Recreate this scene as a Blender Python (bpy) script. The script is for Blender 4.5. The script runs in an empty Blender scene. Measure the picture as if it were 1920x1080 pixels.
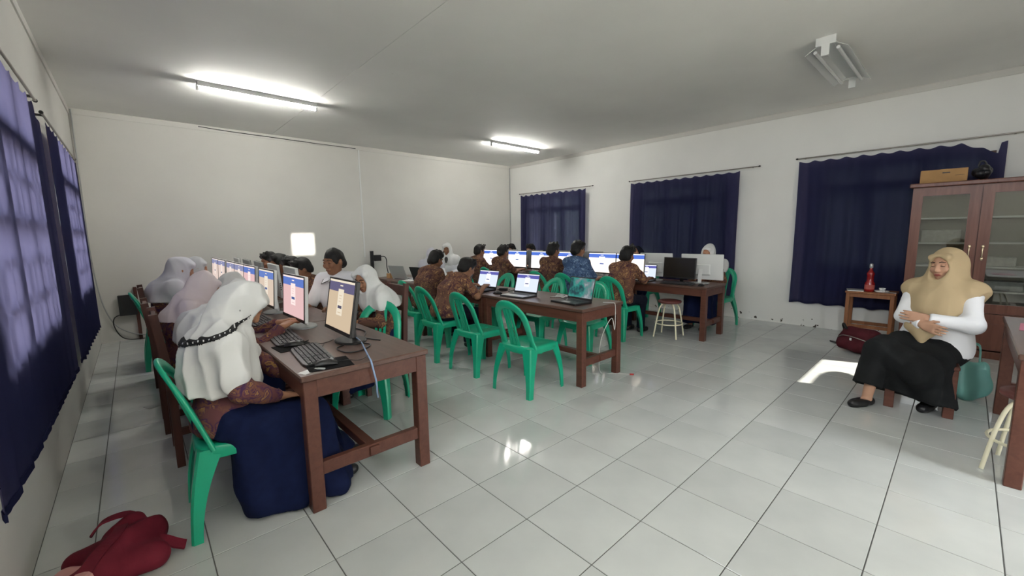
import bpy, math, random
import numpy as np
from mathutils import Vector, Matrix, noise as mnoise

random.seed(7)
SC = bpy.context.scene
COL = SC.collection
PI = math.pi
R = math.radians

# ------------------------------------------------------------------ camera
CAM_H = 1.4218
cam_data = bpy.data.cameras.new('camera')
cam_data.sensor_width = 36.0
cam_data.lens = 14.492
cam_data.clip_start = 0.03
cam = bpy.data.objects.new('camera', cam_data)
COL.objects.link(cam)
_r = Vector((0.7384, -0.6742, -0.0154))
_w = Vector((0.6678, 0.7331, -0.1288)).normalized()
_u = _r.cross(_w).normalized()
_r = _w.cross(_u).normalized()
cam.matrix_world = Matrix(((_r.x, _u.x, -_w.x, 0), (_r.y, _u.y, -_w.y, 0), (_r.z, _u.z, -_w.z, CAM_H), (0, 0, 0, 1)))
SC.camera = cam

# ------------------------------------------------------------------ world, sun, exposure
SC.view_settings.view_transform = 'Standard'
SC.view_settings.look = 'None'
SC.view_settings.gamma = 1.0
SC.view_settings.use_curve_mapping = False
SC.view_settings.exposure = 0.56
SKY = 9.0
world = bpy.data.worlds.new('sky')
SC.world = world
world.use_nodes = True
wb = world.node_tree.nodes['Background']
wb.inputs['Color'].default_value = (0.93, 0.97, 1.0, 1)
wb.inputs['Strength'].default_value = SKY

# the sun stands on the side of the left-hand windows and lights their curtains from outside
sun_data = bpy.data.lights.new('sun', 'SUN')
sun_data.energy = 30.0; sun_data.angle = 0.012; sun_data.color = (1.0, .95, .88)
sun = bpy.data.objects.new('sun', sun_data); COL.objects.link(sun)
sun.location = (-12, 4, 9)
sun.rotation_euler = Vector((1.0, -.9, -.62)).to_track_quat('-Z', 'Y').to_euler()
# two spot lamps, added outside, stand in for sunlight reflected into two patches
def patch_spot(name, src, hit, watts, cone, col):
    l = bpy.data.lights.new(name, 'SPOT')
    l.energy = watts; l.color = col; l.spot_size = R(cone); l.spot_blend = 0.1; l.shadow_soft_size = 0.03
    o = bpy.data.objects.new(name, l); COL.objects.link(o)
    o.location = src; o.rotation_euler = (Vector(hit) - Vector(src)).to_track_quat('-Z', 'Y').to_euler()
GL_SRC = Vector((1.0, -9.0, 2.15))
patch_spot('sun_glint', GL_SRC, (2.24, 8.0, 1.315), 26000.0, 2.3, (1.0, .95, .86))
FL_SRC = Vector((8.6, -7.6, 5.4))
patch_spot('sun_glint', FL_SRC, (4.85, .75, 0), 16000.0, 13.0, (1.0, .93, .82))

# ------------------------------------------------------------------ room numbers
XL, XR, YF, YB, ZC = -0.46, 7.27, -1.6, 8.0, 3.14
WT = 0.14

def portal(name, loc, rot, sx, sy):
    l = bpy.data.lights.new(name, 'AREA')
    l.shape = 'RECTANGLE'; l.size = sx; l.size_y = sy
    l.cycles.is_portal = True
    o = bpy.data.objects.new(name, l); COL.objects.link(o)
    o.location = loc; o.rotation_euler = rot

# ------------------------------------------------------------------ helpers
def tag(o, label=None, cat=None, group=None, kind=None):
    if label: o['label'] = label
    if cat: o['category'] = cat
    if group: o['group'] = group
    if kind: o['kind'] = kind
    return o

def empty(name, loc=(0, 0, 0), rz=0.0, label=None, cat=None, group=None, kind=None, parent=None):
    o = bpy.data.objects.new(name, None)
    o.empty_display_size = 0.1
    COL.objects.link(o)
    o.location = loc; o.rotation_euler = (0, 0, rz)
    if parent is not None: o.parent = parent
    return tag(o, label, cat, group, kind)

def link(name, me, parent=None, loc=None, rot=None):
    o = bpy.data.objects.new(name, me)
    COL.objects.link(o)
    if parent is not None: o.parent = parent
    if loc is not None: o.location = loc
    if rot is not None: o.rotation_euler = rot
    return o

def copy_tree(o, parent=None, loc=None, rz=None, label=None, group=None):
    c = o.copy(); COL.objects.link(c)
    if parent is not None: c.parent = parent
    if loc is not None: c.location = loc
    if rz is not None: c.rotation_euler = (0, 0, rz)
    if label: c['label'] = label
    if group: c['group'] = group
    for ch in list(o.children):
        copy_tree(ch, c)
    return c

class MB:
    """collects shapes for one mesh object"""
    def __init__(self):
        self.v = []; self.f = []; self.m = []; self.s = []; self.cur = 0
    def add(self, vs, fs, smooth=False):
        b = len(self.v)
        self.v += [tuple(p) for p in vs]
        for f in fs:
            self.f.append(tuple(b + i for i in f)); self.m.append(self.cur); self.s.append(smooth)
        return self
    def box(self, x0, x1, y0, y1, z0, z1, M=None):
        vs = [(x, y, z) for z in (z0, z1) for y in (y0, y1) for x in (x0, x1)]
        if M is not None: vs = [M @ Vector(p) for p in vs]
        return self.add(vs, [(0, 2, 3, 1), (4, 5, 7, 6), (0, 1, 5, 4), (2, 6, 7, 3), (0, 4, 6, 2), (1, 3, 7, 5)])
    def bbox(self, x0, x1, y0, y1, z0, z1, b=0.005, M=None):
        """box with chamfered edges"""
        b = min(b, (x1 - x0) * .45, (y1 - y0) * .45, (z1 - z0) * .45)
        rings = []
        for z, d in ((z0, b), (z0 + b, 0), (z1 - b, 0), (z1, b)):
            X0, X1, Y0, Y1 = x0 + d, x1 - d, y0 + d, y1 - d
            e = b
            rings.append([(X0 + e * (d == 0), Y0, z), (X1 - e * (d == 0), Y0, z), (X1, Y0 + e * (d == 0), z), (X1, Y1 - e * (d == 0), z),
                          (X1 - e * (d == 0), Y1, z), (X0 + e * (d == 0), Y1, z), (X0, Y1 - e * (d == 0), z), (X0, Y0 + e * (d == 0), z)])
        if M is not None: rings = [[M @ Vector(p) for p in r] for r in rings]
        return self.loft(rings, True, False)
    def loft(self, rings, caps=True, smooth=True, closed=True):
        n = len(rings[0]); vs = [p for r in rings for p in r]; fs = []
        for k in range(len(rings) - 1):
            for i in range(n if closed else n - 1):
                j = (i + 1) % n
                fs.append((k * n + i, k * n + j, (k + 1) * n + j, (k + 1) * n + i))
        self.add(vs, fs, smooth)
        if caps:
            self.add(rings[0], [tuple(range(n))[::-1]])
            self.add(rings[-1], [tuple(range(n))])
        return self
    def tube(self, pts, r, n=8, caps=True, smooth=True):
        pts = [Vector(p) for p in pts]
        rr = r if isinstance(r, (list, tuple)) else [r] * len(pts)
        rings = []; up = None
        for i, p in enumerate(pts):
            t = (pts[min(i + 1, len(pts) - 1)] - pts[max(i - 1, 0)]).normalized()
            if up is None:
                up = Vector((0, 0, 1)) if abs(t.z) < .9 else Vector((1, 0, 0))
            a = t.cross(up)
            if a.length < 1e-6: a = t.orthogonal()
            a.normalize(); b = a.cross(t).normalized(); up = b
            rings.append([p + (a * math.cos(2 * PI * q / n) + b * math.sin(2 * PI * q / n)) * rr[i] for q in range(n)])
        return self.loft(rings, caps, smooth)
    def sweep(self, pts, prof, side, caps=True, smooth=False):
        """sweep a 2D profile [(a, b)...] along pts, a along the local 'side' function, b along tangent x side"""
        pts = [Vector(p) for p in pts]; rings = []
        for i, p in enumerate(pts):
            t = (pts[min(i + 1, len(pts) - 1)] - pts[max(i - 1, 0)]).normalized()
            s = Vector(side); s = (s - t * s.dot(t)).normalized(); c = t.cross(s)
            sc = prof(i / (len(pts) - 1)) if callable(prof) else prof
            rings.append([p + s * a + c * b for a, b in sc])
        return self.loft(rings, caps, smooth)
    def lathe(self, prof, c=(0, 0, 0), n=20, smooth=True, M=None):
        rings = []
        for r, z in prof:
            rings.append([Vector((c[0] + r * math.cos(2 * PI * i / n), c[1] + r * math.sin(2 * PI * i / n), c[2] + z)) for i in range(n)])
        if M is not None: rings = [[M @ p for p in r] for r in rings]
        return self.loft(rings, True, smooth)
    def ell(self, c, rad, n=12, m=8):
        rings = []
        for k in range(1, m):
            a = PI * k / m - PI / 2
            rings.append([(c[0] + rad[0] * math.cos(a) * math.cos(2 * PI * i / n), c[1] + rad[1] * math.cos(a) * math.sin(2 * PI * i / n), c[2] + rad[2] * math.sin(a)) for i in range(n)])
        return self.loft(rings, True, True)
    def quad(self, a, b, c, d):
        return self.add([a, b, c, d], [(0, 1, 2, 3)])
    def mesh(self, name, mats):
        me = bpy.data.meshes.new(name)
        me.from_pydata([tuple(p) for p in self.v], [], self.f)
        for m in (mats if isinstance(mats, (list, tuple)) else [mats]): me.materials.append(m)
        me.polygons.foreach_set('material_index', self.m)
        me.polygons.foreach_set('use_smooth', self.s)
        me.update()
        return me
    def build(self, name, mats, parent=None, loc=None, rot=None):
        return link(name, self.mesh(name, mats), parent, loc, rot)

def rect(a, b):
    return [(-a, -b), (a, -b), (a, b), (-a, b)]
def rrect(a, b, c):
    return [(-a + c, -b), (a - c, -b), (a, -b + c), (a, b - c), (a - c, b), (-a + c, b), (-a, b - c), (-a, -b + c)]
def bez(p0, p1, p2, p3, n=10):
    p0, p1, p2, p3 = map(Vector, (p0, p1, p2, p3)); o = []
    for i in range(n + 1):
        t = i / n
        o.append(p0 * (1 - t) ** 3 + p1 * 3 * t * (1 - t) ** 2 + p2 * 3 * t * t * (1 - t) + p3 * t ** 3)
    return o
def smooth_path(pts, n=6):
    pts = [Vector(p) for p in pts]; o = []
    for i in range(len(pts) - 1):
        a = pts[max(i - 1, 0)]; b = pts[i]; c = pts[i + 1]; d = pts[min(i + 2, len(pts) - 1)]
        for k in range(n):
            t = k / n
            o.append(.5 * ((2 * b) + (c - a) * t + (2 * a - 5 * b + 4 * c - d) * t * t + (3 * b - a - 3 * c + d) * t ** 3))
    o.append(pts[-1]); return o

# ------------------------------------------------------------------ materials
def mat(name, col, rough=.6, spec=.5, metal=0.0, var=0.0, vscale=6.0, bump=0.0, bscale=60.0, emit=0.0, coat=0.0):
    m = bpy.data.materials.new(name); m.use_nodes = True
    nt = m.node_tree; b = nt.nodes['Principled BSDF']
    b.inputs['Base Color'].default_value = (*col, 1)
    b.inputs['Roughness'].default_value = rough
    b.inputs['Specular IOR Level'].default_value = spec
    b.inputs['Metallic'].default_value = metal
    b.inputs['Coat Weight'].default_value = coat
    if emit:
        b.inputs['Emission Color'].default_value = (*col, 1)
        b.inputs['Emission Strength'].default_value = emit
    if var or bump:
        tc = nt.nodes.new('ShaderNodeTexCoord')
    if var:
        n = nt.nodes.new('ShaderNodeTexNoise'); n.inputs['Scale'].default_value = vscale; n.inputs['Detail'].default_value = 6
        nt.links.new(tc.outputs['Object'], n.inputs['Vector'])
        r = nt.nodes.new('ShaderNodeValToRGB')
        r.color_ramp.elements[0].position = .3; r.color_ramp.elements[1].position = .7
        r.color_ramp.elements[0].color = (*[max(0, c * (1 - var)) for c in col], 1)
        r.color_ramp.elements[1].color = (*[min(1, c * (1 + var)) for c in col], 1)
        nt.links.new(n.outputs['Fac'], r.inputs['Fac']); nt.links.new(r.outputs['Color'], b.inputs['Base Color'])
    if bump:
        n = nt.nodes.new('ShaderNodeTexNoise'); n.inputs['Scale'].default_value = bscale; n.inputs['Detail'].default_value = 4
        nt.links.new(tc.outputs['Object'], n.inputs['Vector'])
        bp = nt.nodes.new('ShaderNodeBump'); bp.inputs['Strength'].default_value = bump; bp.inputs['Distance'].default_value = .01
        nt.links.new(n.outputs['Fac'], bp.inputs['Height']); nt.links.new(bp.outputs['Normal'], b.inputs['Normal'])
    return m

def nodes_of(m):
    return m.node_tree.nodes, m.node_tree.links, m.node_tree.nodes['Principled BSDF']

def ramp(nt, stops, fac):
    r = nt.nodes.new('ShaderNodeValToRGB'); e = r.color_ramp.elements
    while len(e) < len(stops): e.new(0.5)
    for i, (p, c) in enumerate(stops):
        e[i].position = p; e[i].color = (*c, 1)
    nt.links.new(fac, r.inputs['Fac']); return r

def wall_mat(name, col, flakes=False):
    m = mat(name, col, .75, .3)
    N, L, b = nodes_of(m); nt = m.node_tree
    tc = N.new('ShaderNodeTexCoord')
    n1 = N.new('ShaderNodeTexNoise'); n1.inputs['Scale'].default_value = .9; n1.inputs['Detail'].default_value = 8
    L.new(tc.outputs['Object'], n1.inputs['Vector'])
    r1 = ramp(nt, [(.3, tuple(c * .94 for c in col)), (.7, tuple(min(1, c * 1.03) for c in col))], n1.outputs['Fac'])
    # scuffs and fine hairline marks
    n2 = N.new('ShaderNodeTexNoise'); n2.inputs['Scale'].default_value = 5; n2.inputs['Detail'].default_value = 10; n2.inputs['Roughness'].default_value = .7
    L.new(tc.outputs['Object'], n2.inputs['Vector'])
    r2 = ramp(nt, [(.0, (0, 0, 0)), (.70, (0, 0, 0)), (.78, (1, 1, 1))], n2.outputs['Fac'])
    mx = N.new('ShaderNodeMix'); mx.data_type = 'RGBA'; mx.inputs[7].default_value = (col[0] * .7, col[1] * .68, col[2] * .64, 1)
    L.new(r2.outputs['Color'], mx.inputs[0]); L.new(r1.outputs['Color'], mx.inputs[6])
    out = mx.outputs[2]
    if flakes:
        n3 = N.new('ShaderNodeTexNoise'); n3.inputs['Scale'].default_value = 14; n3.inputs['Detail'].default_value = 5
        L.new(tc.outputs['Object'], n3.inputs['Vector'])
        sp = N.new('ShaderNodeSeparateXYZ'); L.new(tc.outputs['Object'], sp.inputs[0])
        mr = N.new('ShaderNodeMapRange'); mr.inputs[1].default_value = .03; mr.inputs[2].default_value = .2; mr.inputs[3].default_value = .62; mr.inputs[4].default_value = .80
        L.new(sp.outputs['Z'], mr.inputs[0])
        gt = N.new('ShaderNodeMath'); gt.operation = 'GREATER_THAN'
        L.new(n3.outputs['Fac'], gt.inputs[0]); L.new(mr.outputs[0], gt.inputs[1])
        m3 = N.new('ShaderNodeMix'); m3.data_type = 'RGBA'; m3.inputs[7].default_value = (.07, .06, .05, 1)
        L.new(gt.outputs[0], m3.inputs[0]); L.new(out, m3.inputs[6]); out = m3.outputs[2]
    L.new(out, b.inputs['Base Color'])
    bp = N.new('ShaderNodeBump'); bp.inputs['Strength'].default_value = .12; bp.inputs['Distance'].default_value = .01
    L.new(n2.outputs['Fac'], bp.inputs['Height']); L.new(bp.outputs['Normal'], b.inputs['Normal'])
    return m

def wood_mat(name, c0, c1, rough=.45, axis=1):
    m = mat(name, c0, rough, .4)
    N, L, b = nodes_of(m); nt = m.node_tree
    tc = N.new('ShaderNodeTexCoord'); mp = N.new('ShaderNodeMapping')
    mp.inputs['Scale'].default_value = [(1.2 if i == axis else 16) for i in range(3)]
    L.new(tc.outputs['Object'], mp.inputs['Vector'])
    n = N.new('ShaderNodeTexNoise'); n.inputs['Scale'].default_value = 2.0; n.inputs['Detail'].default_value = 8; n.inputs['Distortion'].default_value = .6
    L.new(mp.outputs[0], n.inputs['Vector'])
    r = ramp(nt, [(.3, c0), (.72, c1)], n.outputs['Fac'])
    L.new(r.outputs['Color'], b.inputs['Base Color'])
    bp = N.new('ShaderNodeBump'); bp.inputs['Strength'].default_value = .08; bp.inputs['Distance'].default_value = .004
    L.new(n.outputs['Fac'], bp.inputs['Height']); L.new(bp.outputs['Normal'], b.inputs['Normal'])
    return m

def batik_mat(name, base, a, c, d, scale=16.0):
    m = mat(name, base, .8, .2)
    N, L, b = nodes_of(m); nt = m.node_tree
    tc = N.new('ShaderNodeTexCoord')
    n0 = N.new('ShaderNodeTexNoise'); n0.inputs['Scale'].default_value = scale * .5; n0.inputs['Detail'].default_value = 3
    L.new(tc.outputs['Object'], n0.inputs['Vector'])
    ad = N.new('ShaderNodeMix'); ad.data_type = 'RGBA'; ad.inputs[0].default_value = .12
    L.new(tc.outputs['Object'], ad.inputs[6]); L.new(n0.outputs['Color'], ad.inputs[7])
    v = N.new('ShaderNodeTexVoronoi'); v.inputs['Scale'].default_value = scale
    L.new(ad.outputs[2], v.inputs['Vector'])
    r = ramp(nt, [(.0, d), (.10, c), (.20, a), (.30, a), (.36, d), (.46, base), (.60, c), (.74, d)], v.outputs['Distance'])
    v2 = N.new('ShaderNodeTexVoronoi'); v2.inputs['Scale'].default_value = scale * .45
    L.new(ad.outputs[2], v2.inputs['Vector'])
    r2 = ramp(nt, [(.0, d), (.16, base), (.26, a), (.32, d), (.42, c), (.52, d), (.60, base)], v2.outputs['Distance'])
    n = N.new('ShaderNodeTexNoise'); n.inputs['Scale'].default_value = scale * .4
    L.new(tc.outputs['Object'], n.inputs['Vector'])
    rr = ramp(nt, [(.42, (0, 0, 0)), (.58, (1, 1, 1))], n.outputs['Fac'])
    mx = N.new('ShaderNodeMix'); mx.data_type = 'RGBA'
    L.new(rr.outputs['Color'], mx.inputs[0]); L.new(r.outputs['Color'], mx.inputs[6]); L.new(r2.outputs['Color'], mx.inputs[7])
    L.new(mx.outputs[2], b.inputs['Base Color'])
    return m

def emis(name, col, s=1.0):
    m = bpy.data.materials.new(name); m.use_nodes = True
    N = m.node_tree.nodes; N.clear()
    e = N.new('ShaderNodeEmission'); e.inputs[0].default_value = (*col, 1); e.inputs[1].default_value = s
    o = N.new('ShaderNodeOutputMaterial'); m.node_tree.links.new(e.outputs[0], o.inputs[0])
    return m

def glass_mat(name, tint=(.9, .93, .92), mixf=.12, rough=.02):
    m = bpy.data.materials.new(name); m.use_nodes = True
    N = m.node_tree.nodes; L = m.node_tree.links; N.clear()
    t = N.new('ShaderNodeBsdfTransparent'); t.inputs[0].default_value = (*tint, 1)
    g = N.new('ShaderNodeBsdfGlossy'); g.inputs['Roughness'].default_value = rough
    fr = N.new('ShaderNodeFresnel'); fr.inputs[0].default_value = 1.5
    ad = N.new('ShaderNodeMath'); ad.operation = 'ADD'; ad.inputs[1].default_value = mixf * .3
    L.new(fr.outputs[0], ad.inputs[0])
    mx = N.new('ShaderNodeMixShader'); o = N.new('ShaderNodeOutputMaterial')
    L.new(ad.outputs[0], mx.inputs[0]); L.new(t.outputs[0], mx.inputs[1]); L.new(g.outputs[0], mx.inputs[2]); L.new(mx.outputs[0], o.inputs[0])
    return m

def curtain_mat(name, col, trans, see):
    """woven cloth: reflects a little, lets daylight glow through, and has open weave one can faintly see through"""
    m = bpy.data.materials.new(name); m.use_nodes = True
    N = m.node_tree.nodes; L = m.node_tree.links; N.clear()
    d = N.new('ShaderNodeBsdfDiffuse'); d.inputs[0].default_value = (*col, 1)
    t = N.new('ShaderNodeBsdfTranslucent'); t.inputs[0].default_value = (*trans, 1)
    p = N.new('ShaderNodeBsdfTransparent'); p.inputs[0].default_value = (*see, 1)
    m1 = N.new('ShaderNodeMixShader'); m1.inputs[0].default_value = .4
    m2 = N.new('ShaderNodeAddShader'); o = N.new('ShaderNodeOutputMaterial')
    L.new(d.outputs[0], m1.inputs[1]); L.new(t.outputs[0], m1.inputs[2])
    L.new(m1.outputs[0], m2.inputs[0]); L.new(p.outputs[0], m2.inputs[1]); L.new(m2.outputs[0], o.inputs[0])
    return m

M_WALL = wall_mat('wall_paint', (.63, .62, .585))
M_WALLR = wall_mat('wall_paint_flaking', (.80, .80, .77), True)  # flaking; the same white as the other walls, lightened for brighter light here
M_CEIL = wall_mat('ceiling_paint', (.87, .87, .84))
M_GROUT = mat('grout', (.10, .10, .095), .9)
M_TILE = mat('floor_tile', (.60, .63, .62), .09, .5, bump=.02, bscale=5)
def _tile():
    N, L, b = nodes_of(M_TILE); nt = M_TILE.node_tree
    oi = N.new('ShaderNodeObjectInfo')
    tc = N.new('ShaderNodeTexCoord'); n = N.new('ShaderNodeTexNoise'); n.inputs['Scale'].default_value = 3; n.inputs['Detail'].default_value = 7
    L.new(tc.outputs['Object'], n.inputs['Vector'])
    r = ramp(nt, [(.3, (.50, .525, .515)), (.7, (.57, .595, .58))], n.outputs['Fac'])
    h = N.new('ShaderNodeHueSaturation')
    mr = N.new('ShaderNodeMapRange'); mr.inputs[3].default_value = .95; mr.inputs[4].default_value = 1.05
    L.new(oi.outputs['Random'], mr.inputs[0]); L.new(mr.outputs[0], h.inputs['Value']); L.new(r.outputs['Color'], h.inputs['Color'])
    L.new(h.outputs['Color'], b.inputs['Base Color'])
_tile()
M_TABLE = wood_mat('table_wood', (.085, .030, .020), (.125, .048, .032), .38, 1)
M_TTOP = wood_mat('tabletop_wood', (.085, .045, .034), (.125, .068, .052), .33, 1)
M_WOODD = wood_mat('chair_wood', (.060, .020, .014), (.095, .034, .024), .4, 2)
M_CABW = wood_mat('cabinet_wood', (.13, .045, .030), (.19, .075, .05), .35, 2)
M_OCHRE = wood_mat('side_table_wood', (.22, .085, .035), (.33, .14, .06), .4, 2)
M_GREEN = mat('green_plastic', (.009, .36, .205), .28, .5, var=.06, vscale=3)
M_CREAM = mat('cream_enamel', (.78, .74, .55), .4)
M_MAROON = mat('maroon_vinyl', (.13, .035, .03), .5)
M_BLACK = mat('black_plastic', (.012, .012, .013), .35)
M_DGREY = mat('dark_grey_plastic', (.045, .045, .048), .45)
M_KEY = mat('key_plastic', (.028, .028, .032), .5)
M_WPLAS = mat('white_plastic', (.72, .73, .72), .4)
M_GPLAS = mat('grey_plastic', (.35, .36, .36), .4)
M_SILVER = mat('silver_shell', (.5, .5, .5), .35, metal=.4)
M_CLOTHPAD = mat('black_cloth_pad', (.008, .008, .009), .95, .1)
M_PAPER = mat('white_paper', (.8, .8, .78), .7)
M_BLUEC = mat('blue_cable', (.28, .40, .62), .5)
M_WCABLE = mat('white_cable', (.6, .6, .58), .5)
M_CURT_L = curtain_mat('curtain_cloth', (.022, .026, .070), (.175, .155, .28), (.014, .014, .020))
M_ROD = mat('rod_metal', (.35, .33, .30), .35, metal=.7)
M_FRAME = mat('window_frame_paint', (.10, .045, .03), .5, var=.1)
M_IRON = mat('grille_iron', (.05, .05, .05), .6)
M_GLASS = glass_mat('window_glass')
M_CGLASS = glass_mat('cabinet_glass', (.93, .95, .94), .25)
M_SKIN = mat('skin', (.36, .185, .11), .55, .3, var=.06, vscale=14)
M_SKIN2 = mat('skin_brown', (.26, .125, .07), .55, .3, var=.06, vscale=14)
M_SKIN3 = mat('skin_fair', (.47, .27, .18), .55, .3, var=.05, vscale=14)
M_LIP = mat('lip_red', (.30, .075, .06), .45)
M_LIPB = mat('lip_brown', (.20, .075, .05), .5)
M_HAIR = mat('black_hair', (.008, .007, .007), .5, .3, var=.3, vscale=40, bump=.5, bscale=140)
M_EYE = mat('eye_white', (.62, .60, .57), .25)
M_IRIS = mat('iris_brown', (.02, .01, .006), .2)
M_WCLOTH = mat('white_headscarf_cloth', (.66, .67, .66), .85, .1, bump=.05, bscale=500)
M_PCLOTH = mat('pinkish_headscarf_cloth', (.74, .66, .67), .85, .1, bump=.05, bscale=500)
M_LCLOTH = mat('lavender_white_headscarf_cloth', (.60, .60, .66), .85, .1, bump=.05, bscale=500)
M_GCLOTH = mat('grey_headscarf_cloth', (.43, .44, .46), .85, .1, bump=.05, bscale=500)
M_BEIGE = mat('beige_headscarf_cloth', (.46, .355, .215), .85, .1, bump=.05, bscale=500)
M_SHIRTW = mat('white_shirt_cloth', (.78, .79, .82), .8, .15)
M_NAVY = mat('navy_skirt_cloth', (.006, .011, .045), .85, .15, var=.15, vscale=25)
M_DNAVY = mat('dark_trouser_cloth', (.008, .010, .020), .85, .15)
M_BSKIRT = mat('black_skirt_cloth', (.010, .011, .012), .8, .2, var=.2, vscale=10)
M_SHOEB = mat('black_shoe_leather', (.009, .009, .010), .45)
M_SHOEW = mat('white_sock_cloth', (.65, .65, .64), .8)
M_BAT = batik_mat('brown_batik_cloth', (.13, .060, .042), (.38, .22, .095), (.23, .115, .057), (.055, .020, .030), 22)
M_BATP = batik_mat('purple_brown_batik_cloth', (.12, .046, .050), (.31, .175, .062), (.19, .085, .045), (.050, .018, .070), 26)
M_BATD = batik_mat('dark_brown_batik_cloth', (.105, .050, .038), (.31, .175, .078), (.18, .09, .048), (.045, .018, .026), 24)
M_BATB = batik_mat('blue_batik_cloth', (.055, .10, .20), (.24, .34, .50), (.11, .18, .33), (.030, .055, .12), 30)
M_BLACKCLOTH = mat('black_braid_cloth', (.010, .010, .011), .8)
M_BAND = mat('black_trim_band', (.012, .012, .012), .7)
def _band():
    N, L, b = nodes_of(M_BAND); nt = M_BAND.node_tree
    tc = N.new('ShaderNodeTexCoord'); w = N.new('ShaderNodeTexWave'); w.inputs['Scale'].default_value = 15; w.bands_direction = 'X'
    L.new(tc.outputs['Object'], w.inputs['Vector'])
    r = ramp(nt, [(.0, (.012, .012, .012)), (.84, (.012, .012, .012)), (.88, (.75, .75, .75))], w.outputs['Fac'])
    L.new(r.outputs['Color'], b.inputs['Base Color'])
M_CARD = mat('cardboard', (.42, .24, .10), .8, var=.08, vscale=9)
M_BAGRED = mat('maroon_bag_cloth', (.14, .012, .024), .75, .2, var=.25, vscale=9, bump=.1, bscale=300)
M_BAGDK = mat('dark_maroon_cloth', (.07, .010, .016), .8, .2, var=.25, vscale=9, bump=.1, bscale=300)
M_BAGPINK = mat('pink_bag_cloth', (.58, .30, .28), .8, .2, var=.12, vscale=9)
M_STRAPB = mat('black_webbing', (.012, .012, .012), .85)
M_TEAL = mat('teal_bag_plastic', (.16, .40, .36), .45)
M_REDG = mat('red_bottle_glass', (.30, .010, .012), .12, .6)
M_DOT = mat('small_print', (.05, .05, .06), .7)

# ================================================================== the room
_band()
def wall_with_holes(name, axis, at, t, a0, a1, holes, m, z1=ZC):
    """wall in the plane axis = at, thickness t outward, running a0..a1, holes = [(h0, h1, z0, z1)]"""
    mb = MB()
    As = sorted({a0, a1, *[h[0] for h in holes], *[h[1] for h in holes]})
    Zs = sorted({0.0, z1, *[h[2] for h in holes], *[h[3] for h in holes]})
    lo, hi = (at, at + t) if t > 0 else (at + t, at)
    for i in range(len(As) - 1):
        j = 0
        while j < len(Zs) - 1:
            ca = (As[i] + As[i + 1]) / 2
            def solid(jj):
                cz = (Zs[jj] + Zs[jj + 1]) / 2
                return not any(h[0] < ca < h[1] and h[2] < cz < h[3] for h in holes)
            if not solid(j): j += 1; continue
            k = j
            while k + 1 < len(Zs) - 1 and solid(k + 1): k += 1
            if axis == 'x': mb.box(lo, hi, As[i], As[i + 1], Zs[j], Zs[k + 1])
            else: mb.box(As[i], As[i + 1], lo, hi, Zs[j], Zs[k + 1])
            j = k + 1
    return tag(mb.build(name, m), kind='structure')

WZ0, WZ1, WZL = .86, 2.28, 2.44
WIN_R = [(-.15, 1.47), (2.70, 4.32), (5.72, 7.34)]
WIN_L = [(2.45, 4.17), (5.45, 7.05)]
ADDED_OPENING = (-1.3, 1.75, 2.22, 2.95)         # unseen high opening, added to bring more daylight to the right wall
portal('window_daylight', (XL - WT, .225, 2.585), (0, R(-90), 0), .73, 3.05)
wall_with_holes('wall_left', 'x', XL, -WT, YF, YB, [(a, b, WZ0, WZL) for a, b in WIN_L] + [ADDED_OPENING], M_WALL)
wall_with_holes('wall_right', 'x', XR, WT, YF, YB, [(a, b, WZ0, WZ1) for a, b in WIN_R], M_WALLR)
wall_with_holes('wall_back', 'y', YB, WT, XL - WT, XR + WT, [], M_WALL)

# wall behind the photographer: an open doorway, plus holes added to shape the spot lamps' patches
def back_to_front(x, y, z, src):
    t = (YF - y) / (src.y - y)
    return (x + t * (src.x - x), z + t * (src.z - z))
g = [back_to_front(x, 8.0, z, GL_SRC) for x, z in ((2.05, 1.12), (2.43, 1.50))]
wall_patch_hole = (min(g[0][0], g[1][0]), max(g[0][0], g[1][0]), min(g[0][1], g[1][1]), max(g[0][1], g[1][1]))
DOOR = (2.9, 3.45, 0.0, 2.25)
FW = []
def rect_hole(pts):
    q = [back_to_front(x, y, 0, FL_SRC) for x, y in pts]
    return (min(a[0] for a in q), max(a[0] for a in q), min(a[1] for a in q), max(a[1] for a in q))
floor_patch_hole = rect_hole(((4.40, .60), (5.50, 1.16)))
gap2 = rect_hole(((4.16, .42), (4.34, .28)))
wall_with_holes('wall_front', 'y', YF, -WT, XL - WT, XR + WT, [DOOR, *FW, wall_patch_hole, floor_patch_hole, gap2], M_WALL)
# unseen plate added behind the hole to give the floor patch its arch
vb = empty('trim_1', (0, YF - .06, 0), kind='structure')
mb = MB()
out = []
for x, y in ((4.2, .66), (4.85, .66)): out.append(back_to_front(x, y, 0, FL_SRC))
for i in range(1, 9):
    a = -PI / 2 + PI * i / 9
    out.append(back_to_front(4.85 + .28 * math.cos(a), .80 + .14 * math.sin(a), 0, FL_SRC))
for x, y in ((4.85, .94), (4.2, .94)): out.append(back_to_front(x, y, 0, FL_SRC))
mb.loft([[(x, -.01, z) for x, z in out], [(x, .01, z) for x, z in out]], True, False)
mb.build('vent_plate', M_WALL, vb)

portal('door_daylight', (sum(DOOR[:2]) / 2, YF - WT, DOOR[3] / 2), (R(90), 0, 0), DOOR[1] - DOOR[0], DOOR[3])
for a, b, c, d in FW:
    portal('window_daylight', ((a + b) / 2, YF - WT, (c + d) / 2), (R(90), 0, 0), b - a, d - c)

# ceiling with the hairline joint between its boards
mb = MB()
mb.box(XL - WT, 1.884, YF - WT, YB + WT, ZC, ZC + .1)
mb.box(1.888, XR + WT, YF - WT, YB + WT, ZC, ZC + .1)
mb.box(XL - WT, XR + WT, YF - WT, YB + WT, ZC + .1, ZC + .14)
tag(mb.build('ceiling', M_CEIL), kind='structure')
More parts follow.
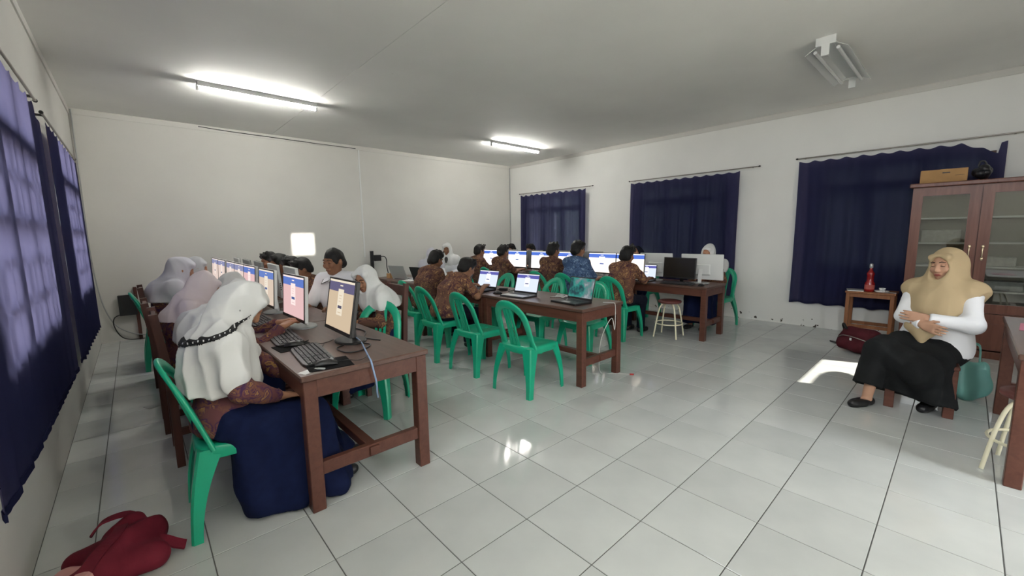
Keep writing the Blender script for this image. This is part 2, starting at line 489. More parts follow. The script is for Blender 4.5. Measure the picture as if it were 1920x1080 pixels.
# plaster lip under the ceiling on the far and right walls
mb = MB(); mb.box(XL, XR, YB - .012, YB, ZC - .075, ZC); tag(mb.build('trim_2', M_WALL), kind='structure')
mb = MB(); mb.box(XR - .012, XR, YF, YB - .012, ZC - .075, ZC); tag(mb.build('trim_3', M_WALL), kind='structure')
mb = MB(); mb.box(XL, XL + .012, YF, YB - .012, ZC - .075, ZC); tag(mb.build('trim_4', M_WALL), kind='structure')

# floor: slab of grout with one object for each tile
mb = MB(); mb.box(XL - WT, XR + WT, YF - WT, YB + WT, -.14, -.0025)
floor = tag(mb.build('floor', M_GROUT), kind='structure')
TS, GX, GY, GAP = .4, 1.728, 1.774, .0045
def tile_mesh(w, h):
    m = MB(); b = .0015
    x, y = w / 2 - GAP / 2, h / 2 - GAP / 2
    rings = [[(-x, -y, -.01), (x, -y, -.01), (x, y, -.01), (-x, y, -.01)], [(-x, -y, -b), (x, -y, -b), (x, y, -b), (-x, y, -b)],
             [(-x + b, -y + b, 0), (x - b, -y + b, 0), (x - b, y - b, 0), (-x + b, y - b, 0)]]
    m.loft(rings, False, False); m.add(rings[2], [(0, 1, 2, 3)])
    return m
cells = []
for i in range(-7, 16):
    for j in range(-10, 18):
        x0, x1 = max(GX + i * TS, XL), min(GX + (i + 1) * TS, XR)
        y0, y1 = max(GY + j * TS, YF), min(GY + (j + 1) * TS, YB)
        if x1 - x0 < .02 or y1 - y0 < .02: continue
        c = Vector(((x0 + x1) / 2, (y0 + y1) / 2, 0))
        d = c - Vector((0, 0, CAM_H)); dep = d.dot(_w)
        a = -1
        if dep > .2:
            u_, v_ = d.dot(_r) / dep, d.dot(_u) / dep
            if abs(u_) < 1.35 and abs(v_) < .80: a = (x1 - x0) * (y1 - y0) / (dep ** 2) * CAM_H / d.length
        cells.append((a, x0, x1, y0, y1))
cells.sort(key=lambda q: -q[0])
tm_full = tile_mesh(TS, TS).mesh('tile', M_TILE); tm_cache = {}
rest = MB()
for k, (a, x0, x1, y0, y1) in enumerate(cells):
    w, h = round(x1 - x0, 4), round(y1 - y0, 4); c = ((x0 + x1) / 2, (y0 + y1) / 2, 0)
    if k < 300 and a > 0:
        if (w, h) == (TS, TS): me = tm_full
        else:
            if (w, h) not in tm_cache: tm_cache[(w, h)] = tile_mesh(w, h).mesh('tile', M_TILE)
            me = tm_cache[(w, h)]
        link('tile', me, floor, c)
    else:
        t = tile_mesh(w, h); rest.add([(p[0] + c[0], p[1] + c[1], p[2]) for p in t.v], t.f)
tag(rest.build('outer_tiles', M_TILE, floor), kind='stuff')

# ------------------------------------------------------------------ windows
def window(n, side, y0, y1):
    x = XL - .05 if side == 'l' else XR + .05
    root = empty('window_%d' % n, (x, (y0 + y1) / 2, WZ0), kind='structure')
    w = y1 - y0; h = (WZL if side == 'l' else WZ1) - WZ0; hw = w / 2
    fr = MB(); d = .035; e = .055
    fr.box(-d, d, -hw, -hw + e, 0, h); fr.box(-d, d, hw - e, hw, 0, h)
    fr.box(-d, d, -hw + e, hw - e, 0, e); fr.box(-d, d, -hw + e, hw - e, h - e, h)
    fr.build('window_frame', M_FRAME, root)
    cw = (w - 2 * e - .16) / 3
    zt = 1.93 - WZ0
    mb = MB(); mb.box(-d, d, -hw + e, hw - e, zt, zt + .11); mb.build('transom', M_FRAME, root)
    for k in (1, 2):
        yy = -hw + e + k * cw + (k - 1) * .08
        mb = MB(); mb.box(-d, d, yy, yy + .08, e, zt); mb.build('mullion', M_FRAME, root)
        mb = MB(); mb.box(-d, d, yy, yy + .08, zt + .11, h - e); mb.build('mullion', M_FRAME, root)
    for k in range(3):
        ya = -hw + e + k * (cw + .08); yb = ya + cw
        for z0, z1 in ((e, zt), (zt + .11, h - e)):
            mb = MB(); mb.box(-.004, .004, ya, yb, z0, z1); mb.build('pane', M_GLASS, root)
        gr = MB()
        if side == 'l':
            # chain of rings between a middle rail
            mb = MB(); mb.box(-.02, .02, ya, yb, 1.50 - WZ0, 1.545 - WZ0); mb.build('rail', M_FRAME, root)
            n_c, rr = 3, cw / 6
            for cc in range(n_c):
                yc = ya + rr + cc * 2 * rr
                zc = e + .11
                while zc < zt - .06:
                    if abs(zc + WZ0 - 1.52) > .10:
                        ring = [Vector((.05, yc + rr * .97 * math.cos(2 * PI * q / 14), zc + .115 * math.sin(2 * PI * q / 14))) for q in range(14)]
                        gr.loft([[p + Vector((dx, (p.y - yc) * sc, (p.z - zc) * sc)) for p in ring] for dx, sc in ((0, .07), (.007, -.09), (-.007, -.09), (0, .07))], False, True)
                    zc += .21
        else:
            step = .145; z0, z1 = e, zt
            ln = z1 - z0
            q = -ln
            while q < cw:
                for sgn in (1, -1):
                    # line y = ya + q + t, z = z0 + t clipped
                    t0, t1 = max(0, -q), min(ln, cw - q)
                    if t1 > t0 + .01:
                        f_ = (lambda t: (ya + q + t)) if sgn > 0 else (lambda t: (yb - q - t))
                        gr.tube([(-.05, f_(t0), z0 + t0), (-.05, f_(t1), z0 + t1)], .006, 4, False, False)
                q += step
        if gr.v: gr.build('grille', M_IRON, root)
    sill = MB(); s = 1 if side == 'l' else -1
    sill.box(min(s * .05, s * -.1), max(s * .05, s * -.1), -hw, hw, -.03, 0); sill.build('window_sill', M_WALL, root)
    return root
for k, (a, b) in enumerate(WIN_L): window(k + 1, 'l', a, b)
for k, (a, b) in enumerate(WIN_R): window(k + 3, 'r', a, b)

# unseen slab added over the left-hand windows to block sun at their tops
mb = MB(); mb.box(XL - WT - .55, XL - WT, 1.9, YB + WT, 2.60, 2.68); tag(mb.build('eave_left', M_CEIL), kind='structure')
# unseen roof, floor and dark wall added to dim the right-hand windows
mb = MB(); mb.box(XR + WT, XR + 2.9, YF - 2, YB + 1, 2.75, 2.85); tag(mb.build('veranda_roof', M_CEIL), kind='structure')
mb = MB(); mb.box(XR + WT, XR + 3.2, YF - 4, YB + 3, -.14, -.05); tag(mb.build('veranda_floor', M_WALL), kind='structure')
mb = MB(); mb.box(XR + 2.9, XR + 3.0, YF - 2, YB + 1, -.14, 2.75); tag(mb.build('veranda_wall', mat('veranda_paint', (.16, .21, .17), .8)), kind='structure')
# yard outside
mb = MB(); mb.box(-40, 40, -45, 45, -.30, -.20); tag(mb.build('yard_ground', mat('yard_earth', (.30, .27, .22), .95, var=.2, vscale=1)), kind='structure')

# ------------------------------------------------------------------ curtains and rods
def curtain(side, y0, y1, zt, zb, label, sag=.03, folds=9, slant=0.0, seed=1, droop=None, depth=1.0):
    rng = random.Random(seed)
    x = XL + .045 if side == 'l' else XR - .075
    s = 1 if side == 'l' else -1
    nu, nv = 120, 26
    ph = [rng.uniform(0, 6.28) for _ in range(4)]
    vs = []; fs = []
    for j in range(nv + 1):
        v = j / nv
        for i in range(nu + 1):
            t = i / nu
            y = y0 + (y1 - y0) * t
            amp = (.012 + .018 * v) * depth
            f = amp * (math.sin(2 * PI * folds * t + ph[0] + .5 * math.sin(5 * t + ph[1])) + .5 * math.sin(2 * PI * folds * 1.9 * t + ph[2]))
            top = zt - sag * abs(math.sin(PI * 11 * t)) ** 1.5
            if droop: top -= droop(t)
            bot = zb + slant * t + .008 * math.sin(2 * PI * folds * t + ph[3])
            z = top + (bot - top) * v
            vs.append((x + s * f + s * .01, y + .015 * math.sin(3 * v + ph[1]) * (1 if 0 < i < nu else .4), z))
    for j in range(nv):
        for i in range(nu):
            a = j * (nu + 1) + i
            fs.append((a, a + 1, a + nu + 2, a + nu + 1))
    mb = MB(); mb.add(vs, fs, True)
    # stitched hem folded up at the bottom
    o = mb.build('curtain', M_CURT_L)
    tag(o, label, 'curtain')
    hem = MB(); b = nv * (nu + 1)
    rings = []
    for i in range(0, nu + 1, 2):
        p = Vector(vs[b + i]); rings.append([p + Vector((-.004, 0, 0)), p + Vector((.004, 0, 0)), p + Vector((.004, 0, .03)), p + Vector((-.004, 0, .03))])
    hem.loft(rings, True, False)
    hem.build('hem', M_CURT_L, o)
    return o
def rod(side, y0, y1, z, label, tilt=0.0):
    x = XL + .045 if side == 'l' else XR - .075
    s = 1 if side == 'l' else -1
    root = empty('curtain_rod', (x, (y0 + y1) / 2, z), label=label, cat='curtain rod')
    h = (y1 - y0) / 2
    mb = MB(); mb.tube([(0, -h, -tilt), (0, 0, 0), (0, h, tilt)], .009, 8); mb.build('rod', M_ROD, root)
    for q in (-1, 1):
        mb = MB(); mb.ell((0, q * (h + .012), q * tilt), (.014, .018, .014), 8, 6); mb.build('finial', M_BLACK, root)
        mb = MB(); mb.box(min(0, -s * .045), max(0, -s * .045), q * h * .92 - .008, q * h * .92 + .008, q * tilt * .92 - .008, q * tilt * .92 + .008)
        mb.build('bracket', M_BLACK, root)

curtain('r', 5.53, 7.52, 2.37, .34, 'navy curtain nearest the far corner, narrowest of the right wall', .035, 8, 0, 1)
rod('r', 5.36, 7.55, 2.405, 'thin rod over the navy curtain nearest the far corner')
curtain('r', 2.50, 4.45, 2.36, .32, 'navy curtain behind the white monitor backs', .022, 9, 0, 2)
rod('r', 2.24, 4.47, 2.40, 'thin rod sticking out past the navy curtain behind the white monitors')
curtain('r', -.22, 1.71, 2.39, .36, 'navy curtain half hidden behind the glass-fronted cabinet', .025, 8, 0, 3,
        droop=lambda t: .16 * max(0, .18 - t) / .18 * (1 if t > .03 else .2))
rod('r', -.35, 1.73, 2.435, 'long curtain rod above the glass-fronted cabinet')
curtain('l', 2.05, 4.46, 2.35, .50, 'sunlit purple-navy curtain beside the girl with the trimmed headscarf', .03, 10, -.06, 4,
        droop=lambda t: .10 * max(0, t - .93) / .07, depth=.25)
rod('l', 2.0, 4.55, 2.42, 'rod of the curtain next to the trimmed headscarf girl')
curtain('l', 4.86, 7.18, 2.345, .42, 'sunlit purple-navy curtain by the far left corner', .025, 10, -.06, 5, depth=.25)
rod('l', 4.80, 7.24, 2.39, 'rod of the curtain by the far left corner')

# ------------------------------------------------------------------ fluorescent lamps
M_TUBE = emis('lit_tube', (1.0, .98, .92), 135.0)
M_LAMPW = mat('lamp_enamel', (.70, .72, .71), .4)
def batten(loc, label):
    root = empty('ceiling_lamp', loc, label=label, cat='ceiling lamp')
    mb = MB(); prof = [(-.045, 0), (.045, 0), (.035, -.045), (-.035, -.045)]
    mb.loft([[(-.62, a, b) for a, b in prof], [(.62, a, b) for a, b in prof]], True, False); mb.build('housing', M_LAMPW, root)
    for q in (-1, 1):
        mb = MB(); mb.bbox(q * .62 - .012, q * .62 + .012, -.02, .02, -.088, -.03, .004); mb.build('end_cap', M_LAMPW, root)
    mb = MB(); mb.tube([(-.60, 0, -.068), (.60, 0, -.068)], .015, 12); mb.build('tube', M_TUBE, root)
batten((1.31, 5.85, ZC), 'lit white tube lamp over the girls at the windows')
batten((5.68, 6.05, ZC), 'lit white tube lamp towards the far corner with the curtains')
root = empty('ceiling_lamp', (5.42, 1.0, ZC), label='unlit double tube lamp with white reflector wings', cat='ceiling lamp')
mb = MB(); mb.box(-.64, .64, -.05, .05, -.05, 0); mb.build('housing', M_LAMPW, root)
M_REFL = mat('lamp_reflector', (.66, .68, .67), .25, metal=.3)
for q in (-1, 1):
    mb = MB()
    mb.loft([[(x, q * .05, -.05), (x, q * .16, -.115), (x, q * .162, -.111), (x, q * .052, -.045)] for x in (-.62, .62)], True, False)
    mb.build('reflector', M_REFL, root)
    mb = MB(); mb.tube([(-.60, q * .085, -.10), (.60, q * .085, -.10)], .015, 12); mb.build('tube', mat('unlit_tube', (.75, .76, .75), .15), root)
    mb = MB(); mb.loft([[(q * .645 - .01, a, b) for a, b in ((-.03, -.16), (.03, -.16), (.03, -.07), (.075, -.07), (.075, 0), (-.075, 0), (-.075, -.07), (-.03, -.07))],
                        [(q * .645 + .01, a, b) for a, b in ((-.03, -.16), (.03, -.16), (.03, -.07), (.075, -.07), (.075, 0), (-.075, 0), (-.075, -.07), (-.03, -.07))]], True, False)
    mb.build('end_bracket', M_LAMPW, root)

# ------------------------------------------------------------------ wiring on the walls
mb = MB(); mb.tube(smooth_path([(-.43, 7.97, 3.12), (-.435, 7.97, 2.27), (-.44, 7.965, 1.29), (-.40, 7.965, .62), (-.30, 7.96, .26), (-.12, 7.94, .10), (.05, 7.92, .06)]), .008, 6)
tag(mb.build('wall_cable', M_GPLAS), 'grey cable hanging down the far left corner', 'cable')
mb = MB(); mb.box(-.0125, .0125, -.008, 0, 0, 2.12)
tag(mb.build('cable_conduit', M_WPLAS, loc=(3.36, YB, 1.02)), 'white conduit running down the middle of the far wall', 'conduit')
mb = MB(); mb.tube([(XR - .03, YB - .03, .5), (XR - .03, YB - .03, 3.1)], .012, 6)
tag(mb.build('corner_pipe', M_GPLAS), 'thin grey pipe in the far right corner', 'pipe')
mb = MB(); mb.tube(smooth_path([(.9, 7.985, 3.115), (1.3, 7.983, 3.10), (1.9, 7.983, 3.095), (2.5, 7.983, 3.088), (3.3, 7.983, 3.085)]), .006, 5)
tag(mb.build('ceiling_cable', M_BLACK), 'black cable along the top of the far wall', 'cable')

# ================================================================== tables
def make_table(w, l, h, label=None, group=None, near_tenon=True):
    """long side along local Y, origin on the floor under the centre"""
    root = empty('computer_table', label=label, cat='table', group=group)
    hw, hl, L_ = w / 2, l / 2, .068
    mb = MB(); mb.bbox(-hw, hw, -hl, hl, h - .032, h, .006); mb.build('table_top', M_TTOP, root)
    i = .012
    for sx in (-1, 1):
        for sy in (-1, 1):
            x0 = sx * (hw - i) - (L_ if sx > 0 else 0); y0 = sy * (hl - i) - (L_ if sy > 0 else 0)
            mb = MB(); mb.bbox(x0, x0 + L_, y0, y0 + L_, 0, h - .032, .004); mb.build('leg', M_TABLE, root)
    for s in (-1, 1):
        a = s * (hl - i) - (.026 if s > 0 else 0)
        mb = MB(); mb.box(-hw + i + L_, hw - i - L_, a + .004 * (s < 0), a + .026 - .004 * (s > 0), h - .125, h - .032); mb.build('apron', M_TABLE, root)
        a = s * (hw - i) - (.026 if s > 0 else 0)
        mb = MB(); mb.box(a + .004 * (s < 0), a + .026 - .004 * (s > 0), -hl + i + L_, hl - i - L_, h - .125, h - .032); mb.build('apron', M_TABLE, root)
        yc = s * (hl - i - L_ / 2)
        mb = MB(); mb.bbox(-hw + i + L_, hw - i - L_, yc - .02, yc + .02, .185, .255, .003); mb.build('stretcher', M_TABLE, root)
    mb = MB(); mb.bbox(-.028, .028, -hl + i + L_ / 2 - .035, hl - i - L_ / 2 + .035, .195, .245, .003); mb.build('centre_stretcher', M_TABLE, root)
    return root
tA = make_table(.72, 1.38, .74)
tA.location = (.90, 2.145 + .69, 0)
tag(tA, 'dark brown table holding the black-framed monitor and blue cable', 'table', 'tables in the row by the sunlit curtains')
for k, lab in ((1, 'brown table in front of the man in white shirt'), (2, 'brown table in front of the four boys near the sunlit curtains'), (3, 'brown table at the far left end, closest to the far wall')):
    copy_tree(tA, None, (.90, 2.145 + .69 + 1.385 * k, 0), 0, lab, 'tables in the row by the sunlit curtains')
tB = make_table(.66, 1.46, .74)
tB.location = (3.25, 2.27 + .73, 0)
tag(tB, 'brown table with two open laptops and empty green chairs round it', 'table', 'tables in the middle row')
for k, lab in ((1, 'brown middle-row table where two batik boys use laptops'), (2, 'brown middle-row table with laptop lids turned to the far wall')):
    copy_tree(tB, None, (3.25, 2.27 + .73 + 1.465 * k, 0), 0, lab, 'tables in the middle row')
tC = make_table(.64, 1.44, .712)
tC.location = (5.65, 2.17 + .72, 0)
tag(tC, 'brown table with the dark switched-off monitor over a cream stool', 'table', 'tables in the row by the navy curtains')
for k, lab in ((1, 'brown table in front of the blue batik boy'), (2, 'brown table in the navy curtain row second from the far wall'), ):
    copy_tree(tC, None, (5.65, 2.17 + .72 + 1.445 * k, 0), 0, lab, 'tables in the row by the navy curtains')
copy_tree(tC, None, (5.65, 2.17 + .72 + 1.445 * 3, 0), 0, 'brown table at the far end of the navy curtain row', 'tables in the row by the navy curtains')
# table beside the seated woman
M_TABLE2 = M_TABLE
tD = make_table(.66, 1.42, .75)
tD.rotation_euler = (0, 0, PI / 2); tD.location = (4.12, -.57, 0)
tag(tD, 'brown table beside the seated woman, with pink paper on it', 'table')
mb = MB(); mb.bbox(-.105, .105, -.15, .15, 0, .004, .0015)
tag(mb.build('paper_folder', mat('pink_paper', (.62, .22, .32), .7), loc=(4.36, -.40, .7505), rot=(0, 0, 1.5)), 'pink paper folder lying on the brown table', 'folder')

# ================================================================== green plastic chairs
def make_chair():
    root = empty('plastic_chair', cat='chair')
    # seat: rounded square with a dished top and a turned-down rim
    def outline(hx, hy, z, n=32, p=4.5, x0=0.0):
        o = []
        for i in range(n):
            a = 2 * PI * i / n; c, s = math.cos(a), math.sin(a)
            r = (abs(c) ** p + abs(s) ** p) ** (-1 / p)
            x = x0 + hx * r * c; y = hy * r * s * (1.0 + .06 * (c > 0) * c)
            o.append((x, y, z + .012 * max(0, c) ** 3 * -1))
        return o
    mb = MB()
    rings = [outline(.200, .200, .375), outline(.207, .207, .405), outline(.205, .205, .43), outline(.195, .195, .44), outline(.165, .165, .438), outline(.10, .10, .432), outline(.03, .03, .430)]
    mb.loft(rings, True, True)
    seat = mb.build('seat', M_GREEN, root)
    # legs: angled channel legs, broad where they leave the seat
    for sx in (-1, 1):
        for sy in (-1, 1):
            mb = MB()
            top = Vector((sx * .165, sy * .165, .428)); foot = Vector((sx * (.225 if sx < 0 else .205), sy * .205, 0))
            rings = []
            for k in range(9):
                t = k / 8
                c = top.lerp(foot, t); c.x += sx * .012 * math.sin(PI * t); c.y += sy * .012 * math.sin(PI * t)
                wdt = .060 * (1 - t) ** 2 + .046
                th = .026 * (1 - t) + .018
                # cross section: a corner-shaped (L) channel, outer corner towards (sx, sy)
                o = [(0, 0), (-wdt, 0), (-wdt, -.010), (-.014, -.012), (-.012, -.014), (-.010, -wdt), (0, -wdt)]
                e = .010
                o = [(-e, 0), (-wdt, 0), (-wdt, -th * .35), (-th, -th), (-th * .35, -wdt), (0, -wdt), (0, -e)]
                pts = [(c.x + sx * (a + .030), c.y + sy * (b + .030), c.z) for a, b in o]
                if sx * sy < 0: pts = pts[::-1]
                rings.append(pts)
            rings = rings[::-1]
            mb.loft(rings, True, False)
            mb.build('leg', M_GREEN, root)
    # backrest: one arched band, leaning back
    def bp(y, z): # a point on the leaning back surface
        t = (z - .43) / .43
        return Vector((-.175 - .115 * t - .02 * t * t + .05 * (abs(y) / .2) ** 2 * (1 - .3 * t), y, z))
    path = []
    n = 7
    for k in range(n): path.append((-.178 + .002 * k, .42 + .21 * k / n))
    for k in range(17):
        a = PI - PI * k / 16
        path.append((.164 * math.cos(a), .635 + .19 * math.sin(a) ** .9))
    for k in range(n): path.append((.164 + .002 * (k + 1), .63 - .21 * (k + 1) / n))
    mb = MB(); rings = []
    pts = [bp(*q) for q in path]
    for i, pnt in enumerate(pts):
        t = (pts[min(i + 1, len(pts) - 1)] - pts[max(i - 1, 0)]).normalized()
        nrm = Vector((1, 0, .28)).normalized(); nrm = (nrm - t * nrm.dot(t)).normalized(); sd = t.cross(nrm)
        fr_ = i / (len(pts) - 1); wd = .024 + .012 * math.sin(PI * fr_) + .012 * (abs(fr_ - .5) > .44)
        rings.append([pnt + nrm * a + sd * b for a, b in ((-.010, -wd + .006), (-.004, -wd), (.006, -wd), (.011, -wd + .005), (.011, wd - .005), (.006, wd), (-.004, wd), (-.010, wd - .006))])
    mb.loft(rings, True, True)
    back = mb.build('backrest', M_GREEN, root)
    for y0, y1 in ((-.040, -.036), (0, 0), (.040, .036)):
        mb = MB(); rings = []
        for k in range(9):
            t = k / 8; z = .425 + (.815 - .425) * t
            pnt = bp(y0 + (y1 - y0) * t, z); wd = .0105 + .008 * abs(t - .5) ** 2 * 4
            rings.append([pnt + Vector((a, b, 0)) for a, b in ((-.006, -wd), (.006, -wd), (.006, wd), (-.006, wd))])
        mb.loft(rings, True, False)
        mb.build('slat', M_GREEN, back)
    # foot of the back where it meets the seat
    return root
chair0 = make_chair()
chairs = [
    (.33, 2.53, R(-3), 'green plastic chair under the girl with the trimmed headscarf', 'a'),
    (1.36, 3.25, R(222), 'empty green plastic chair in front of the girl looking down beside the man', 'a'),
    (1.70, 4.22, PI, 'green plastic chair under the man in the white shirt', 'a'),
    (2.62, 2.66, R(4), 'empty green plastic chair nearest the two open laptops, its back to the open floor', 'b'),
    (2.64, 3.42, R(2), 'empty green plastic chair next to the leaning batik boy', 'b'),
    (2.63, 4.12, 0.0, 'green plastic chair under the batik boy typing on the laptop', 'b'),
    (2.80, 4.86, 0.0, 'green plastic chair under the batik boy with tousled hair', 'b'),
    (2.20, 5.55, R(70), 'green plastic chair behind the tousled boy, away from any table', 'b'),
    (3.72, 2.87, PI + R(4), 'empty green plastic chair under the table with the hanging white cable', 'b'),
    (3.70, 3.54, PI - R(3), 'empty green plastic chair behind the laptop showing the teal picture', 'b'),
    (3.76, 4.52, PI, 'empty green plastic chair across the table from the typing boy', 'b'),
    (4.86, 3.14, 0.0, 'green plastic chair under the boy reaching for the small laptop', 'c'),
    (4.84, 3.93, 0.0, 'green plastic chair under the blue batik boy', 'c'),
    (4.84, 4.47, 0.0, 'green plastic chair under the boy beside the blue batik boy', 'c'),
    (4.84, 5.72, 0.0, 'green plastic chair under the boy second from the far end of the navy curtain row', 'c'),
    (4.84, 6.40, 0.0, 'green plastic chair under the boy at the far end of the navy curtain row', 'c'),
    (6.47, 2.50, PI - R(8), 'green plastic chair at the end of the row by the wall under the curtain', 'c'),
    (6.50, 3.75, PI, 'green plastic chair under the student holding up a phone', 'c'),
    (6.50, 6.30, PI, 'green plastic chair behind the monitors at the corner curtain', 'c'),
    (6.50, 6.92, PI, 'green plastic chair behind the furthest monitor at the corner curtain', 'c'),
    (1.66, 5.02, PI, 'green plastic chair under the first boy beyond the man', 'a'),
    (1.66, 5.55, PI, 'green plastic chair under the second boy beyond the man', 'a'),
    (1.66, 6.08, PI, 'green plastic chair under the third boy beyond the man', 'a'),
    (1.66, 6.62, PI, 'green plastic chair under the fourth boy beyond the man', 'a'),
    (4.70, 7.07, R(222), 'green plastic chair under the student in white facing the room', 'd'),
    (4.15, 6.80, R(235), 'green plastic chair under the white-scarfed girl behind the tousled boy', 'd'),
    (5.03, 7.51, R(222), 'green plastic chair under the girl in white with lowered head by the far wall', 'd'),
    (.30, 4.72, 0.0, 'green plastic chair under the girl leaning at the far monitors', 'a'),
    (.22, 6.10, 0.0, 'green plastic chair under the grey-scarfed girl', 'a'),
]
GRP = {'a': 'green chairs in the row by the sunlit curtains', 'b': 'green chairs round the middle row', 'c': 'green chairs in the navy curtain row', 'd': 'green chairs near the far wall'}
for k, (x, y, a, lab, g) in enumerate(chairs):
    if k == 0:
        chair0.location = (x, y, 0); chair0.rotation_euler = (0, 0, a); tag(chair0, lab, 'chair', GRP[g])
    else: copy_tree(chair0, None, (x, y, 0), a, lab, GRP[g])

# ================================================================== wooden chairs
def make_wood_chair():
    root = empty('wooden_chair', cat='chair', group='dark wooden chairs')
    for sy in (-1, 1):
        mb = MB(); mb.sweep([(-.19, sy * .185, 0), (-.19, sy * .185, .42), (-.205, sy * .185, .70), (-.235, sy * .185, .98)], rect(.021, .021), (0, 1, 0)); mb.build('back_post', M_WOODD, root)
        mb = MB(); mb.bbox(.16, .205, sy * .185 - .022, sy * .185 + .022, 0, .42, .003); mb.build('leg', M_WOODD, root)
        mb = MB(); mb.box(-.17, .16, sy * .185 - .011, sy * .185 + .011, .20, .245); mb.build('stretcher', M_WOODD, root)
    mb = MB(); mb.bbox(-.165, .22, -.21, .21, .42, .445, .005); mb.build('seat', M_WOODD, root)
    for sx in (-.19, .18):
        mb = MB(); mb.box(sx - .011, sx + .011, -.163, .163, .355, .42); mb.build('apron', M_WOODD, root)
    mb = MB(); mb.bbox(-.243, -.218, -.165, .165, .86, .96, .004); mb.build('top_rail', M_WOODD, root)
    for z in (.58, .72):
        mb = MB(); x = -.198 - (z - .42) * .04; mb.box(x - .009, x + .009, -.165, .165, z, z + .06); mb.build('back_slat', M_WOODD, root)
    return root
wc = make_wood_chair()
wc.location = (.28, 3.42, 0); wc['label'] = 'dark wooden chair under the girl stretching to the keyboard'
copy_tree(wc, None, (.25, 4.05, 0), 0, 'dark wooden chair under the pink-scarfed girl')
copy_tree(wc, None, (.24, 5.35, 0), 0, 'dark wooden chair under the girl in the lavender-white headscarf')
copy_tree(wc, None, (1.62, 3.70, 0), PI, 'dark wooden chair under the girl looking down beside the man')

# wooden stool of the seated woman
root = empty('wooden_stool', (4.58, .16, 0), R(4), 'brown square wooden stool under the seated woman', 'stool')
mb = MB(); mb.bbox(-.225, .225, -.20, .20, .375, .405, .006); mb.build('seat', M_TABLE, root)
for sx in (-1, 1):
    for sy in (-1, 1):
        x0, y0 = sx * .185, sy * .165
        mb = MB(); mb.bbox(x0 - .030, x0 + .030, y0 - .030, y0 + .030, 0, .375, .004); mb.build('leg', M_TABLE, root)
    mb = MB(); mb.box(sx * .185 - .012, sx * .185 + .012, -.135, .135, .30, .375); mb.build('apron', M_TABLE, root)
for sy in (-1, 1):
    mb = MB(); mb.box(-.155, .155, sy * .165 - .012, sy * .165 + .012, .30, .375); mb.build('apron', M_TABLE, root)
    mb = MB(); mb.box(-.155, .155, sy * .165 - .012, sy * .165 + .012, .12, .16); mb.build('stretcher', M_TABLE, root)

# cream tubular stools
def make_stool(loc, rz, h, label):
    root = empty('metal_stool', loc, rz, label, 'stool')
    mb = MB(); mb.lathe([(.135, h - .035), (.150, h - .030), (.155, h - .012), (.148, h - .002), (.11, h + .002)], n=24); mb.build('seat', M_MAROON, root)
    for k in range(4):
        a = PI / 4 + k * PI / 2; c, s = math.cos(a), math.sin(a)
        mb = MB(); mb.tube(smooth_path([(c * .02, s * .02, h - .042), (c * .085, s * .085, h - .05), (c * .135, s * .135, h - .10), (c * .175, s * .175, .24), (c * .215, s * .215, 0)], 4), .0105, 8); mb.build('leg', M_CREAM, root)
    mb = MB(); mb.tube([(.176 * math.cos(2 * PI * i / 28), .176 * math.sin(2 * PI * i / 28), .185) for i in range(29)], .009, 6, False); mb.build('foot_ring', M_CREAM, root)
make_stool((5.33, 2.66, 0), R(8), .50, 'cream tubular stool with brown seat under the dark monitor table')
make_stool((3.70, -.36, 0), R(-14), .48, 'cream tubular stool pushed under the table beside the seated woman')

# ================================================================== glass-fronted cabinet
CX, CY0, CY1 = 6.72, -.62, .46
root = empty('display_cabinet', (CX, (CY0 + CY1) / 2, 0), 0, 'tall brown wooden cabinet with glass doors and shelves', 'cabinet')
W2 = (CY1 - CY0) / 2; D = .42; HT = 1.88
mb = MB()
mb.box(.02, D, W2 - .025, W2, 0, HT); mb.box(.02, D, -W2, -W2 + .025, 0, HT)
mb.box(.02, D, -W2 + .025, W2 - .025, 0, .08); mb.box(.02, D, -W2 + .025, W2 - .025, HT - .03, HT)
mb.box(.02, D, -.012, .012, .08, HT - .03)
mb.build('carcass', M_CABW, root)
mb = MB(); mb.box(D - .012, D - .002, -W2 + .025, W2 - .025, .08, HT - .03); mb.build('back_panel', mat('cabinet_back_board', (.20, .19, .15), .7, var=.1), root)
mb = MB(); mb.bbox(-.03, D + .01, -W2 - .03, W2 + .03, HT, HT + .045, .008); mb.build('cornice', M_CABW, root)
M_SHELF = mat('shelf_board', (.42, .42, .38), .6)
for z in (.44, .72, .98, 1.24, 1.52):
    mb = MB(); mb.box(.05, D - .015, .012, W2 - .025, z, z + .018); mb.build('shelf', M_SHELF, root)
    mb = MB(); mb.box(.05, D - .015, -W2 + .025, -.012, z, z + .018); mb.build('shelf', M_SHELF, root)
